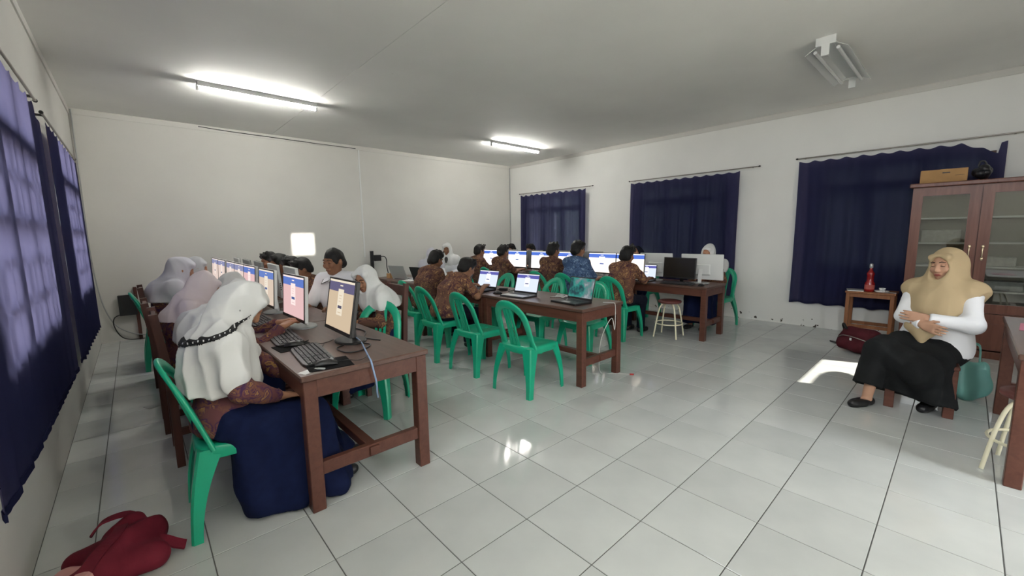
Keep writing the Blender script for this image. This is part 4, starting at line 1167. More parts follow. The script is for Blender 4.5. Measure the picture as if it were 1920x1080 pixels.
# ================================================================== soft shapes: rounded limbs blended into one surface
class Soft:
    def __init__(self): self.p = []
    def cap(self, a, b, ra, rb=None, k=.02, sub=False, cut=None):
        self.p.append(('c', np.array(a, float), np.array(b, float), ra, ra if rb is None else rb, k, sub, cut)); return self
    def ell(self, c, rad, Rm=None, k=.02, sub=False):
        self.p.append(('e', np.array(c, float), np.eye(3) if Rm is None else np.array(Rm, float), np.array(rad, float), 0, k, sub, None)); return self
    def bounds(self):
        lo = np.full(3, 1e9); hi = -lo
        for q in self.p:
            if q[6]: continue
            if q[0] == 'c':
                r = max(q[3], q[4]); lo = np.minimum(lo, np.minimum(q[1], q[2]) - r); hi = np.maximum(hi, np.maximum(q[1], q[2]) + r)
            else:
                r = max(q[3]); lo = np.minimum(lo, q[1] - r); hi = np.maximum(hi, q[1] + r)
        return lo, hi
    def field(self, h, planes=(), shell=None, region=None):
        lo, hi = self.bounds()
        if region is not None: lo = np.maximum(lo, region[0]); hi = np.minimum(hi, region[1])
        lo = lo - 3.5 * h; n = np.ceil((hi - lo) / h).astype(int) + 5
        S = np.full(n, 1.0, np.float32)
        ax = [(lo[i] + h * np.arange(n[i])).astype(np.float32) for i in range(3)]
        for q in self.p:
            k = q[5]; mg = 3 * h + k
            if q[0] == 'c':
                r = max(q[3], q[4]); a_, b_ = np.minimum(q[1], q[2]) - r - mg, np.maximum(q[1], q[2]) + r + mg
            else:
                r = max(q[3]); a_, b_ = q[1] - r - mg, q[1] + r + mg
            i0 = np.clip(((a_ - lo) / h).astype(int), 0, n); i1 = np.clip(((b_ - lo) / h).astype(int) + 2, 0, n)
            if (i1 <= i0).any(): continue
            X = ax[0][i0[0]:i1[0], None, None]; Y = ax[1][None, i0[1]:i1[1], None]; Z = ax[2][None, None, i0[2]:i1[2]]
            if q[0] == 'c':
                a, b = q[1].astype(np.float32), q[2].astype(np.float32); d = b - a; L2 = float(d @ d) + 1e-9
                t = np.clip(((X - a[0]) * d[0] + (Y - a[1]) * d[1] + (Z - a[2]) * d[2]) / L2, 0, 1)
                D = np.sqrt((X - a[0] - t * d[0]) ** 2 + (Y - a[1] - t * d[1]) ** 2 + (Z - a[2] - t * d[2]) ** 2) - (q[3] + t * (q[4] - q[3]))
                if q[7] is not None:
                    cp, cn = q[7]; cn = np.array(cn, float); cn /= np.linalg.norm(cn)
                    D = np.maximum(D, (X - cp[0]) * cn[0] + (Y - cp[1]) * cn[1] + (Z - cp[2]) * cn[2])
            else:
                Rm = q[2]; u = [((X - q[1][0]) * Rm[0, i] + (Y - q[1][1]) * Rm[1, i] + (Z - q[1][2]) * Rm[2, i]).astype(np.float32) for i in range(3)]
                s2 = sum((u[i] / q[3][i]) ** 2 for i in range(3)); s4 = sum((u[i] / q[3][i] ** 2) ** 2 for i in range(3))
                k0 = np.sqrt(s2); D = k0 * (k0 - 1) / np.sqrt(s4 + 1e-9)
            B = S[i0[0]:i1[0], i0[1]:i1[1], i0[2]:i1[2]]
            if q[6]:
                D = -D; hh = np.maximum(k - np.abs(B - D), 0) / max(k, 1e-6); B[...] = np.maximum(B, D) + hh * hh * k / 4
            else:
                hh = np.maximum(k - np.abs(B - D), 0) / max(k, 1e-6); B[...] = np.minimum(B, D) - hh * hh * k / 4
        X, Y, Z = ax[0][:, None, None], ax[1][None, :, None], ax[2][None, None, :]
        if shell is not None:
            S = S - shell
        for cp, cn in planes:
            cn = np.array(cn, float); cn /= np.linalg.norm(cn)
            S = np.maximum(S, (X - cp[0]) * cn[0] + (Y - cp[1]) * cn[1] + (Z - cp[2]) * cn[2])
        S[0] = S[-1] = 1; S[:, 0] = S[:, -1] = 1; S[:, :, 0] = S[:, :, -1] = 1
        return S, lo
    def mesh(self, name, m, h, folds=0.0, fscale=14.0, seed=0, planes=(), shell=None, region=None, keep_low=None):
        S, lo = self.field(h, planes, shell, region)
        V, F = nets(S, lo, h, folds, fscale, seed)
        me = bpy.data.meshes.new(name)
        me.vertices.add(len(V)); me.vertices.foreach_set('co', V.astype(np.float32).ravel())
        me.loops.add(F.size); me.loops.foreach_set('vertex_index', F.ravel().astype(np.int32))
        me.polygons.add(len(F)); me.polygons.foreach_set('loop_start', np.arange(0, F.size, 4, dtype=np.int32))
        me.polygons.foreach_set('use_smooth', np.ones(len(F), bool))
        me.materials.append(m); me.update(calc_edges=True); me.validate()
        return me

def nets(S, lo, h, folds=0.0, fscale=14.0, seed=0):
    neg = S < 0
    c = neg[:-1, :-1, :-1].astype(np.int8)
    for dx in (0, 1):
        for dy in (0, 1):
            for dz in (0, 1):
                if dx + dy + dz: c = c + neg[dx:neg.shape[0] - 1 + dx, dy:neg.shape[1] - 1 + dy, dz:neg.shape[2] - 1 + dz]
    act = (c > 0) & (c < 8)
    I = np.argwhere(act); idx = np.full(act.shape, -1, np.int64); idx[tuple(I.T)] = np.arange(len(I))
    corners = np.array([(x, y, z) for x in (0, 1) for y in (0, 1) for z in (0, 1)])
    val = np.stack([S[tuple((I + k).T)] for k in corners], 1)
    acc = np.zeros((len(I), 3)); cnt = np.zeros(len(I))
    for a in range(8):
        for b in range(a + 1, 8):
            if np.abs(corners[a] - corners[b]).sum() != 1: continue
            s = (val[:, a] < 0) != (val[:, b] < 0)
            t = val[s, a] / (val[s, a] - val[s, b])
            acc[s] += corners[a] + t[:, None] * (corners[b] - corners[a]); cnt[s] += 1
    P = I + acc / cnt[:, None]
    grad = np.stack([val[:, corners[:, i] == 1].sum(1) - val[:, corners[:, i] == 0].sum(1) for i in range(3)], 1)
    grad /= np.linalg.norm(grad, axis=1)[:, None] + 1e-9
    V = lo + h * P
    F = []
    for ax in range(3):
        o = [i for i in range(3) if i != ax]
        sl0 = [slice(1, -1)] * 3; sl1 = [slice(1, -1)] * 3
        sl0[ax] = slice(0, -1); sl1[ax] = slice(1, None)
        A, B = neg[tuple(sl0)], neg[tuple(sl1)]
        for flip in (False, True):
            E = np.argwhere((A & ~B) if not flip else (~A & B))
            if not len(E): continue
            E = E.copy(); E[:, o[0]] += 1; E[:, o[1]] += 1
            def cell(d0, d1):
                q = E.copy(); q[:, o[0]] += d0; q[:, o[1]] += d1; return idx[tuple(q.T)]
            quad = np.stack([cell(-1, -1), cell(0, -1), cell(0, 0), cell(-1, 0)], 1)
            pos = (ax != 1)
            if flip == pos: quad = quad[:, ::-1]
            F.append(quad)
    F = np.concatenate(F) if F else np.zeros((0, 4), np.int64); F = F[(F >= 0).all(1)]
    if folds:
        rng = np.random.RandomState(seed); n = np.zeros(len(V))
        for k in range(5):
            d = rng.normal(size=3); d[2] *= .22; d /= np.linalg.norm(d)
            ph = rng.uniform(0, 6.28); f = fscale * rng.uniform(.6, 1.9)
            w = rng.normal(size=3) * 3
            n += (1.4 - 2.2 * np.abs(np.sin(.5 * f * (V @ d) + ph + 1.1 * np.sin(V @ w + ph)))) / (1 + .4 * k)
        V = V + grad * (folds * n)[:, None]
    return V, F

# ================================================================== people
def v3(*a): return np.array(a, float)
def unit(a): return a / (np.linalg.norm(a) + 1e-9)
def ik(a, b, l1, l2, pole):
    d = b - a; L = np.linalg.norm(d)
    if L > (l1 + l2) * .995: b = a + d * ((l1 + l2) * .995 / L); d = b - a; L = np.linalg.norm(d)
    x = (l1 * l1 - l2 * l2 + L * L) / (2 * L); hgt = math.sqrt(max(l1 * l1 - x * x, 0)); u = d / L
    pl = np.array(pole, float); pl = unit(pl - u * (pl @ u))
    return a + u * x + pl * hgt, b

def person(label, loc, rz, s=.93, seat=.44, lean=10, curve=14, head_pitch=12, head_yaw=0, head_tilt=0, neck=10,
           hands=((.42, .13, .80), (.42, -.13, .80)), feet=((.40, .10), (.40, -.10)), outfit='boy', shirt=None, lower=None,
           scarf=None, skin=None, h=.009, trim=False, group=None, curl=35, fat=0.0, long_drape=0.0, name='person', skirt_hem=.09, palm=((0, 0, -1), (0, 0, -1)),
           elbow_out=.5, face=False, extra_arm=None, hair_seed=1, shift=(0, 0), lips=None, knee_h=None, socks=False, skirt_w=1.0, pole_x=-.25, vee=0.0, drape_arm=1.0, inner=False, side_drape=0.0, hem_slope=0.0):
    skin = skin or M_SKIN
    root = empty(name, loc, rz, label, 'person', group)
    th, th2 = R(lean), R(lean + curve)
    H = v3(shift[0], shift[1], seat + .095 * s)
    C = H + .27 * s * v3(math.sin(th), 0, math.cos(th))
    N = C + .215 * s * v3(math.sin(th2), 0, math.cos(th2))
    upv = unit(N - C)
    tn = R(lean + curve + neck)
    O = N + .15 * v3(math.sin(tn), 0, math.cos(tn)) * (.55 + .45 * s)
    # head frame
    Ry = Matrix.Rotation(R(head_yaw), 3, 'Z') @ Matrix.Rotation(R(head_pitch), 3, 'Y') @ Matrix.Rotation(R(head_tilt), 3, 'X')
    Rh = np.array(Ry); hs = .55 + .45 * s
    def hp(x, y, z): return O + Rh @ (v3(x, y, z) * hs)
    Y = v3(0, 1, 0)
    sh = {1: N - .045 * upv + .165 * s * Y, -1: N - .045 * upv - .165 * s * Y}
    hip = {1: H + .085 * s * Y, -1: H - .085 * s * Y}
    arm = {}
    for i, q in enumerate((1, -1)):
        tgt = np.array(hands[i], float)
        e, w = ik(sh[q], tgt, .275 * s, .245 * s, (pole_x, q * elbow_out, -.8))
        arm[q] = (e, w)
    leg = {}
    for i, q in enumerate((1, -1)):
        f = feet[i]; ank = v3(f[0] + shift[0] * 0, f[1], .075)
        kn, ank = ik(hip[q], ank, .42 * s, .41 * s, (1, q * .12, .55))
        leg[q] = (kn, ank)

    def torso(S, g, k=.05):
        for q in (1, -1):
            S.cap(H + q * .068 * s * Y, C + q * .070 * s * Y, (.105 + fat) * s + g, (.105 + fat * .8) * s + g, k)
            S.cap(C + q * .072 * s * Y, N - .06 * upv + q * .085 * s * Y, (.105 + fat * .8) * s + g, .070 * s + g, k)
            S.cap(N - .035 * upv, sh[q], .062 * s + g, .056 * s + g, k)
        S.cap(hip[1], hip[-1], (.115 + fat) * s + g, None, k)
    # ---------- body
    B = Soft(); torso(B, 0)
    B.cap(N - .03 * upv, hp(-.01, 0, -.07), .054, .048, .03)
    B.ell(hp(-.012, 0, .018), (.100 * hs, .077 * hs, .105 * hs), Rh, .02)
    B.ell(hp(.018, 0, -.045), (.072 * hs, .060 * hs, .075 * hs), Rh, .03)
    B.ell(hp(.062, 0, -.095), (.024 * hs, .026 * hs, .020 * hs), Rh, .02)
    B.cap(hp(.088, 0, .018), hp(.106, 0, -.030), .008 * hs, .013 * hs, .012)
    for q in (1, -1):
        B.cap(hp(.084, q * .012, .030), hp(.078, q * .045, .030), .010 * hs, .008 * hs, .012)
        B.ell(hp(.103, q * .031, .008), (.020 * hs, .019 * hs, .010 * hs), Rh, .012, sub=True)
        B.ell(hp(.070, q * .040, -.025), (.022 * hs, .022 * hs, .022 * hs), Rh, .02)
        B.ell(hp(-.005, q * .080, -.008), (.020 * hs, .010 * hs, .032 * hs), Rh, .006)
        B.cap(hp(.100, q * .006, -.037), hp(.098, q * .014, -.036), .009 * hs, .007 * hs, .006)
    B.cap(hp(.086, .017, -.064), hp(.086, -.017, -.064), .0085 * hs, None, .008)
    fr_hand = {}
    for i, q in enumerate((1, -1)):
        e, w = arm[q]
        B.cap(sh[q], e, .050 * s, .040 * s, .03); B.cap(e, w, .040 * s, .027 * s, .02)
        d = unit(w - e); pn = np.array(palm[i], float); d2 = unit(d - .45 * pn * (d @ pn)); pn = unit(pn - d2 * (d2 @ pn)); sd = np.cross(d2, pn)   # sd: sideways
        thumb_side = sd if (sd @ (-q * Y)) > 0 else -sd
        fr_hand[q] = (w, d2, pn, thumb_side)
        K = w + d2 * .085 * hs
        for o in (-.028, -.010, .010, .028):
            B.cap(w + thumb_side * o * .7 * hs + d2 * .012, K + thumb_side * o * hs, .016 * hs, .012 * hs, .012)
        for o, ln in ((.030, .070), (.010, .080), (-.010, .075), (-.030, .058)):
            a = K + thumb_side * o * hs; an = R(curl * .35)
            for sg in range(3):
                dd = unit(d2 * math.cos(an) + pn * math.sin(an) + thumb_side * o * .6); L_ = ln * hs * (.46, .31, .23)[sg]
                b = a + dd * L_; B.cap(a, b, (.0090 - .0008 * sg) * hs, (.0084 - .0008 * sg) * hs, .003); a = b; an += R(curl * .8)
        a = w + thumb_side * .024 * hs + d2 * .02 * hs; dd = unit(d2 * .75 + thumb_side * .6 + pn * .25); b = a + dd * .042 * hs
        B.cap(a, b, .013 * hs, .0105 * hs, .008); dd = unit(d2 * .95 + thumb_side * .2 + pn * .3); B.cap(b, b + dd * .032 * hs, .0105 * hs, .008 * hs, .003)
        kn, an_ = leg[q]
        B.cap(hip[q], kn, .078 * s, .056 * s, .03); B.cap(kn, an_, .054 * s, .034 * s, .03)
        fd = unit(v3(an_[0] - H[0] + .25, (an_[1] - H[1]) * .6, 0))
        B.cap(an_ - v3(0, 0, .035), an_ + fd * .13 * s - v3(0, 0, .048), .034 * s, .024 * s, .02)
    bm = B.mesh('body', skin, h)
    body = link('body', bm, root)
    # ---------- face details
    for q in (1, -1):
        mb = MB(); c = hp(.080, q * .031, .008); mb.ell(c, (.0125 * hs,) * 3, 10, 7); mb.cur = 1
        mb.ell(c + Rh @ v3(.0082, 0, -.002) * hs, (.0062 * hs,) * 3, 8, 6)
        mb.build('eye', [M_EYE, M_IRIS], root) if face is True else None
        mb = MB(); mb.tube([hp(.0965, q * .014, .030), hp(.0955, q * .030, .036), hp(.083, q * .049, .029)], [.0032 * hs, .0036 * hs, .002 * hs], 6); mb.build('eyebrow', M_HAIR, root) if face else None
        if face:
            lid = Soft(); lid.ell(hp(.0805, q * .031, .009 if face == 'closed' else .0125), (.0135 * hs, .0150 * hs, .0115 * hs), Rh, .01); link('eyelid', lid.mesh('eyelid', skin, .0035), root)
            dz = -.004 if face == 'closed' else .0
            mb = MB(); mb.tube([hp(.0905, q * .018, .006 + dz), hp(.0945, q * .031, .004 + dz), hp(.085, q * .044, .005 + dz)], [.0012 * hs, .0022 * hs, .0014 * hs], 6); mb.build('eyelash', M_HAIR, root)
    if face:
        mb = MB(); mb.tube([hp(.0915, .022, -.066), hp(.0965, .008, -.0625), hp(.0955, 0, -.064), hp(.0965, -.008, -.0625), hp(.0915, -.022, -.066)], [.002, .0055, .005, .0055, .002], 8)
        mb.tube([hp(.091, .020, -.068), hp(.0955, 0, -.073), hp(.091, -.020, -.068)], [.002, .0062, .002], 8); mb.build('lips', lips or M_LIPB, root)
    # ---------- upper clothes
    T = Soft(); torso(T, .016, .06)
    long_sl = outfit in ('girl', 'woman')
    for q in (1, -1):
        e, w = arm[q]
        if long_sl:
            T.cap(sh[q], e, .062 * s + fat * .3, .052 * s + fat * .3, .03); d = unit(w - e)
            T.cap(e, w, .052 * s + fat * .3, .043 * s, .03, cut=(w - d * .012, d))
        else:
            d = unit(e - sh[q]); T.cap(sh[q], e, .066 * s, .062 * s, .03, cut=(e - d * .015, d))
            if outfit == 'man_long': d = unit(w - e)
    # hem drops over the hips
    T.cap(H + v3(.02, 0, -.03), H + v3(-.02, 0, -.03), .14 * s + fat)
    shirt_planes = [(H + v3(0, 0, -.055), (0, 0, -1))]
    shirt = shirt or M_BAT
    link('shirt', T.mesh('shirt', shirt, max(h, .009), .0045, 17, hair_seed, shirt_planes), root)
    if outfit in ('man', 'boy'):
        # collar
        Cc = Soft(); 
        for k in range(10):
            a0, a1 = 2 * PI * k / 10 + .35 * 0, 2 * PI * (k + 1) / 10
            f_ = lambda a: N - .004 * upv + v3(math.cos(a) * .062 * 1.0, math.sin(a) * .062, -.018 * math.cos(a))
            if k in (0, 9): continue
            Cc.cap(f_(a0), f_(a1), .014, None, .01)
        if outfit == 'man':
            pass
        cl = link('collar', Cc.mesh('collar', shirt, .006), root)
        if outfit == 'man':
            for q in (1, -1):
                A_, B_, C_ = N + v3(.050, q * .060, .006), N + v3(.135, q * .085, -.070), N + v3(.105, q * .022, -.040)
                D_ = N + v3(.075, q * .100, -.030)
                mb = MB(); tri = [A_, C_, B_, D_]; o_ = v3(.010, 0, .006)
                mb.loft([[p_ - o_ for p_ in tri], [p_ + o_ for p_ in tri]], True, False); mb.build('collar_wing', shirt, cl)
                mb = MB(); mb.tube([C_ + o_, B_ + o_, D_ + o_], .0042, 6); mb.build('collar_piping', M_BLACK, cl)
            mb = MB(); mb.ell(tuple(N + v3(.085, 0, -.075)), (.022, .035, .03), 10, 7); mb.build('undershirt', mat('olive_undershirt', (.07, .075, .05), .8), root)
    # ---------- lower clothes
    if outfit in ('girl', 'woman'):
        K = Soft(); g = .018 * skirt_w
        km = (leg[1][0] + leg[-1][0]) / 2; am = (leg[1][1] + leg[-1][1]) / 2
        for q in (1, -1):
            kn, an_ = leg[q]
            K.cap(hip[q], kn, (.105 + fat * .8) * s, .066 * s + g, .06)
            K.cap(kn, an_ + v3(.015, q * .03 * skirt_w, -.05), .066 * s + g, (.062 + .03 * skirt_w) * s, .06)
            # cloth hanging straight from the thighs
            mid = hip[q] * .45 + kn * .55
            K.cap(mid, v3(mid[0] * .75 + an_[0] * .25, mid[1] + q * .03 * skirt_w, skirt_hem), .085 * s, (.055 + .04 * skirt_w) * s, .07)
        K.cap((hip[1] + hip[-1]) / 2, km, .10 * s, .07 * s, .06)
        K.cap(km, am + v3(-.02, 0, -.05), .07 * s, .08 * s, .06)
        K.cap(hip[1], hip[-1], (.125 + fat) * s, None, .05)
        if side_drape:
            for t in (.15, .5, .85):
                a = hip[-1] * (1 - t) + leg[-1][0] * t
                K.cap(a + v3(0, -.04, -.01), v3(a[0] + .04 + .10 * t, a[1] - side_drape, .06), .075, .085, .08)
        link('skirt', K.mesh('skirt', lower or M_NAVY, max(h, .010), .0080, 24, hair_seed + 5, [(v3(.1, 0, skirt_hem), (hem_slope, 0, -1)), (H + v3(-.30, 0, .12), (0, 0, 1))]), root)
    else:
        K = Soft()
        for q in (1, -1):
            kn, an_ = leg[q]; d = unit(an_ - kn)
            K.cap(hip[q], kn, .098 * s, .074 * s, .05); K.cap(kn, an_ + d * .02, .072 * s, .060 * s, .05, cut=(an_ + d * .012, d))
        K.cap(hip[1], hip[-1], .122 * s, None, .05)
        link('trousers', K.mesh('trousers', lower or M_DNAVY, max(h, .010), .004, 20, hair_seed + 5, [(H + v3(0, 0, .06), (0, 0, 1))]), root)
    # ---------- shoes
    for q in (1, -1):
        kn, an_ = leg[q]; fd = unit(v3(an_[0] - H[0] + .25, (an_[1] - H[1]) * .6, 0)); Z = Soft()
        zz = an_[2] - .042
        Z.cap(an_ - fd * .025 + v3(0, 0, .036 - an_[2]), an_ + fd * .150 * s + v3(0, 0, .030 - an_[2]), .038 * s, .030 * s, .02)
        Z.cap(an_ + fd * .05 * s + v3(0, 0, .03 - an_[2]), an_ + fd * .12 * s + v3(0, 0, .026 - an_[2]), .043 * s, .038 * s, .02)
        Z.ell(an_ + fd * .005 + v3(0, 0, .075 - an_[2]), (.055, .032, .03), None, .01, sub=True)
        sho = link('shoe', Z.mesh('shoe', M_SHOEB, .007, planes=[(v3(0, 0, .002), (0, 0, -1)), (v3(0, 0, .062), (0, 0, 1))]), root)
        if socks:
            Q = Soft(); Q.cap(an_ + v3(0, 0, -.02), an_ + (kn - an_) * .25, .041 * s, .046 * s, .01); link('sock', Q.mesh('sock', M_SHOEW, .008), root)
    # ---------- head covering
    if scarf is not None:
        Q = Soft()
        Q.ell(hp(-.016, 0, .022), (.114 * hs, .092 * hs, .116 * hs), Rh, .02)
        Q.ell(hp(.012, 0, -.045), (.098 * hs, .082 * hs, .092 * hs), Rh, .03)
        Q.cap(hp(-.03, 0, -.02), C + v3(-.015, 0, .06), .092 * hs, .150 * s + fat * .6, .04)
        torso(Q, .030 if outfit != 'woman' else .022, .04)
        for q in (1, -1):
            Q.cap(N + v3(0, 0, -.01), sh[q] + v3(0, q * .0, -.01), .075 * s, (.070 if outfit != 'woman' else .060) * s, .05)
            if outfit == 'woman': Q.cap(hp(-.01, q * .045, -.07), sh[q] * .75 + N * .25, .055, .050, .05)
            Q.cap(hp(.02, q * .035, -.085), C + v3(.085, q * .06, .10), .055 * hs, .065 * s, .05)
            Q.cap(sh[q], sh[q] + (arm[q][0] - sh[q]) * (.25 + .5 * long_drape) * drape_arm, .078 * s + fat * .3, .082 * s + fat * .3, .05)
            if long_drape:
                Q.cap(C + q * .06 * Y + v3(-.02, 0, .08), C + q * .08 * Y + v3(-.03, 0, -.16 * long_drape), .135 * s, .15 * s, .06)
                Q.cap(C + v3(.09, q * .06, .10), C + v3(.10, q * .06, .08 - .18 * long_drape), .07 * s, .08 * s, .06)
        # brim that stands out over the brow
        Q.cap(hp(.066, .050, .072), hp(.066, -.050, .072), .024 * hs, None, .03)
        Q.ell(hp(.115, 0, -.016), (.092 * hs, .065 * hs, .092 * hs), Rh, .012, sub=True)
        lo_z = C[2] + .05 - .17 * long_drape - (.06 if outfit == 'woman' else 0)
        pl = [(C + v3(0, 0, lo_z - C[2]), (-.12, 0, -1))]
        if vee: pl = pl + [(C + v3(0, sg * .115, lo_z - C[2]), (0, sg * vee, -1)) for sg in (1, -1)]
        cloth = Q.mesh('headscarf', scarf, max(h * .9, .007), .0062, 34, hair_seed + 9, pl)
        sc_o = link('headscarf', cloth, root)
        if trim:
            # braid round the back of the scarf: the scarf's own surface, a little proud, between two slanted planes
            c0 = v3(.10, 0, 1.005); nrm = unit(v3(-.34, .0, 1.0))
            for nm, hw, shl, mt in (('trim_band', .0115, .006, M_BLACKCLOTH), ('trim_dashes', .0045, .0078, M_BAND)):
                bd = Q.mesh(nm, mt, .0055, .0062, 34, hair_seed + 9, [(c0 + nrm * hw, nrm), (c0 - nrm * hw, -nrm), (hp(.055, 0, 0), Rh @ v3(1, 0, 0))], shell=shl)
                link(nm, bd, sc_o)
            em = Q.mesh('emblem', M_GPLAS, .004, .0062, 34, hair_seed + 9, [(v3(.100, 0, 0), (-1, 0, 0)), (v3(.108, 0, 0), (1, 0, 0)), (v3(0, 0, 1.056), (0, 0, -1)), (v3(0, 0, 1.070), (0, 0, 1)), (v3(0, -.03, 0), (0, 1, 0))], shell=.004, region=(v3(.06, -.3, 1.0), v3(.16, 0, 1.16)))
            tag(link('emblem', em, sc_o), 'tiny grey emblem on the scarf')
        if inner:
            W = Soft(); W.ell(hp(-.004, 0, .026), (.100 * hs, .079 * hs, .106 * hs), Rh, .01); W.ell(hp(.09, 0, -.055), (.10 * hs, .12 * hs, .115 * hs), Rh, .008, sub=True)
            link('inner_cap', W.mesh('inner_cap', M_BLACK, .008), root)
            W = Soft(); W.cap(N + v3(.085, .035, -.015), C + v3(.150, 0, .10), .022, .012, .01); W.cap(N + v3(.085, -.035, -.015), C + v3(.150, 0, .10), .022, .012, .01); W.cap(N + v3(.095, 0, -.02), C + v3(.15, 0, .11), .03, .012, .02)
            link('neckline', W.mesh('neckline', M_BLACK, .008), root)
    else:
        Q = Soft()
        Q.ell(hp(-.022 if outfit == 'boy' else -.012, 0, .030), ((.107 if outfit == 'boy' else .104) * hs, (.086 if outfit == 'boy' else .081) * hs, (.108 if outfit == 'boy' else .102) * hs), Rh, .02)
        Q.cap(hp(-.06, .03, -.03), hp(-.06, -.03, -.03), (.056 if outfit == 'boy' else .049) * hs, None, .03)
        rg = np.random.RandomState(hair_seed)
        if outfit == 'boy':
            for k in range(9):
                a = rg.uniform(-.06, .06); b = rg.uniform(-.05, .05)
                Q.cap(hp(b, a, .10), hp(b + rg.uniform(.0, .05), a * 1.15, .135 + rg.uniform(-.01, .012)), .030 * hs, .010 * hs, .015)
            Q.cap(hp(.055, .04, .085), hp(.055, -.04, .085), .032 * hs, None, .02)
        Q.ell(hp(.095 if outfit == 'boy' else .108, 0, -.035 if outfit == 'boy' else -.045), (.085 * hs, (.10 if outfit == 'boy' else .078) * hs, .095 * hs), Rh, .012, sub=True)
        Q.ell(hp(.03, 0, -.075), (.075 * hs, .13 * hs, .070 * hs), Rh, .010, sub=True)
        Q.ell(hp(.0, 0, -.12), (.09 * hs, .14 * hs, .075 * hs), Rh, .012, sub=True)
        link('hair', Q.mesh('hair', M_HAIR, max(h * .85, .007), .003, 55, hair_seed), root)
    return root, dict(O=O, N=N, C=C, H=H, hand=fr_hand, arm=arm, leg=leg, hp=hp)

GA, GB_, GC, GD = 'girls by the sunlit curtains', 'students across the table from the girls', 'boys in the navy curtain row', 'students behind the monitors'
# girls on the window side, facing the monitors (+X)
person('girl in white headscarf with black braid trim, hand in her lap', (.27, 2.54, 0), R(-6), s=.92, seat=.43, lean=-1, curve=12, neck=26, head_pitch=42, head_yaw=0,
       hands=((.36, .16, .60), (.24, -.15, .60)), feet=((.56, .12), (.46, -.08)), pole_x=.1, outfit='girl', shirt=M_BATP, scarf=M_WCLOTH, h=.0075, trim=True, long_drape=.85, group=GA, hair_seed=3, skirt_w=1.5, skirt_hem=.015, side_drape=.11)
person('girl in white headscarf stretching both hands to the keyboard', (.24, 3.32, 0), 0, s=.90, seat=.445, lean=16, curve=20, neck=14, head_pitch=28, hands=((.50, .06, .80), (.47, -.13, .80)), outfit='girl', shirt=M_BATP, scarf=M_WCLOTH, h=.008, long_drape=.35, group=GA, hair_seed=4)
person('girl in pinkish-white headscarf on a wooden chair', (.20, 4.05, 0), 0, s=.88, seat=.43, lean=6, curve=16, neck=18, head_pitch=24, hands=((.42, .14, .79), (.26, -.20, .72)), outfit='girl', shirt=M_BATP, scarf=M_PCLOTH, h=.009, group=GA, hair_seed=5, elbow_out=1.2)
person('girl in white headscarf with a dark face opening, leaning at the far monitors', (.34, 4.72, 0), R(-10), s=.88, seat=.44, lean=22, curve=18, neck=10, head_pitch=22, hands=((.48, .12, .79), (.46, -.12, .79)), outfit='girl', shirt=M_BATD, scarf=M_WCLOTH, h=.010, group=GA, hair_seed=6)
person('girl in lavender-white headscarf with long folds', (.17, 5.35, 0), 0, s=.95, seat=.445, lean=6, curve=12, neck=14, head_pitch=18, hands=((.44, .12, .79), (.44, -.12, .79)), outfit='girl', shirt=M_BATP, scarf=M_LCLOTH, h=.010, long_drape=.15, group=GA, hair_seed=7)
person('girl in grey headscarf nearest the far left corner', (.30, 6.12, 0), 0, s=.94, seat=.44, lean=14, curve=12, neck=8, head_pitch=14, hands=((.44, .12, .79), (.44, -.12, .79)), outfit='girl', shirt=M_BATP, scarf=M_GCLOTH, h=.010, group=GA, hair_seed=8)
# opposite side, facing -X
person('girl in white headscarf looking down beside the man', (1.66, 3.64, 0), PI - R(2), s=.86, seat=.43, lean=4, curve=12, neck=14, head_pitch=20, head_yaw=30, hands=((.28, .12, .68), (.28, -.10, .68)), outfit='girl', shirt=M_BATD, scarf=M_WCLOTH, h=.008, long_drape=.12, group=GB_, hair_seed=10, face='closed')
person('man in white short-sleeved shirt with dark collar piping', (1.56, 4.28, 0), R(216), s=1.06, seat=.43, lean=8, curve=6, neck=4, head_pitch=8, head_yaw=-8, hands=((.40, .20, .78), (.42, -.22, .72)), outfit='man', shirt=M_SHIRTW, skin=M_SKIN2, h=.0075, face='closed', hair_seed=11)
for k, (x, y, hp_, s_) in enumerate(((1.56, 5.02, 26, .90), (1.58, 5.55, 20, .90), (1.58, 6.08, 14, .93), (1.58, 6.62, 12, .95))):
    person(['batik boy nearest the man, head bent low', 'batik boy second from the man', 'batik boy third from the man', 'batik boy fourth from the man, under the light patch'][k], (x, y, 0), PI + R(6 * (k % 2)), s=s_, lean=8, curve=14, head_pitch=hp_, hands=((.40, .12, .79), (.40, -.12, .79)), shirt=M_BATD, skin=M_SKIN2, h=.010, group=GB_, hair_seed=20 + k)
# middle row
person('batik boy leaning forward to type on a laptop', (2.66, 4.13, 0), R(-2), s=.95, lean=26, curve=14, neck=6, head_pitch=26, hands=((.44, .10, .785), (.42, -.24, .80)), shirt=M_BAT, skin=M_SKIN2, h=.0085, group='boys in the middle row', hair_seed=30, elbow_out=1.0)
person('batik boy with tousled hair at the middle row', (2.84, 4.88, 0), R(8), s=.95, lean=12, curve=14, neck=8, head_pitch=18, hands=((.38, .14, .785), (.36, -.14, .785)), shirt=M_BATD, skin=M_SKIN2, h=.009, group='boys in the middle row', hair_seed=31)
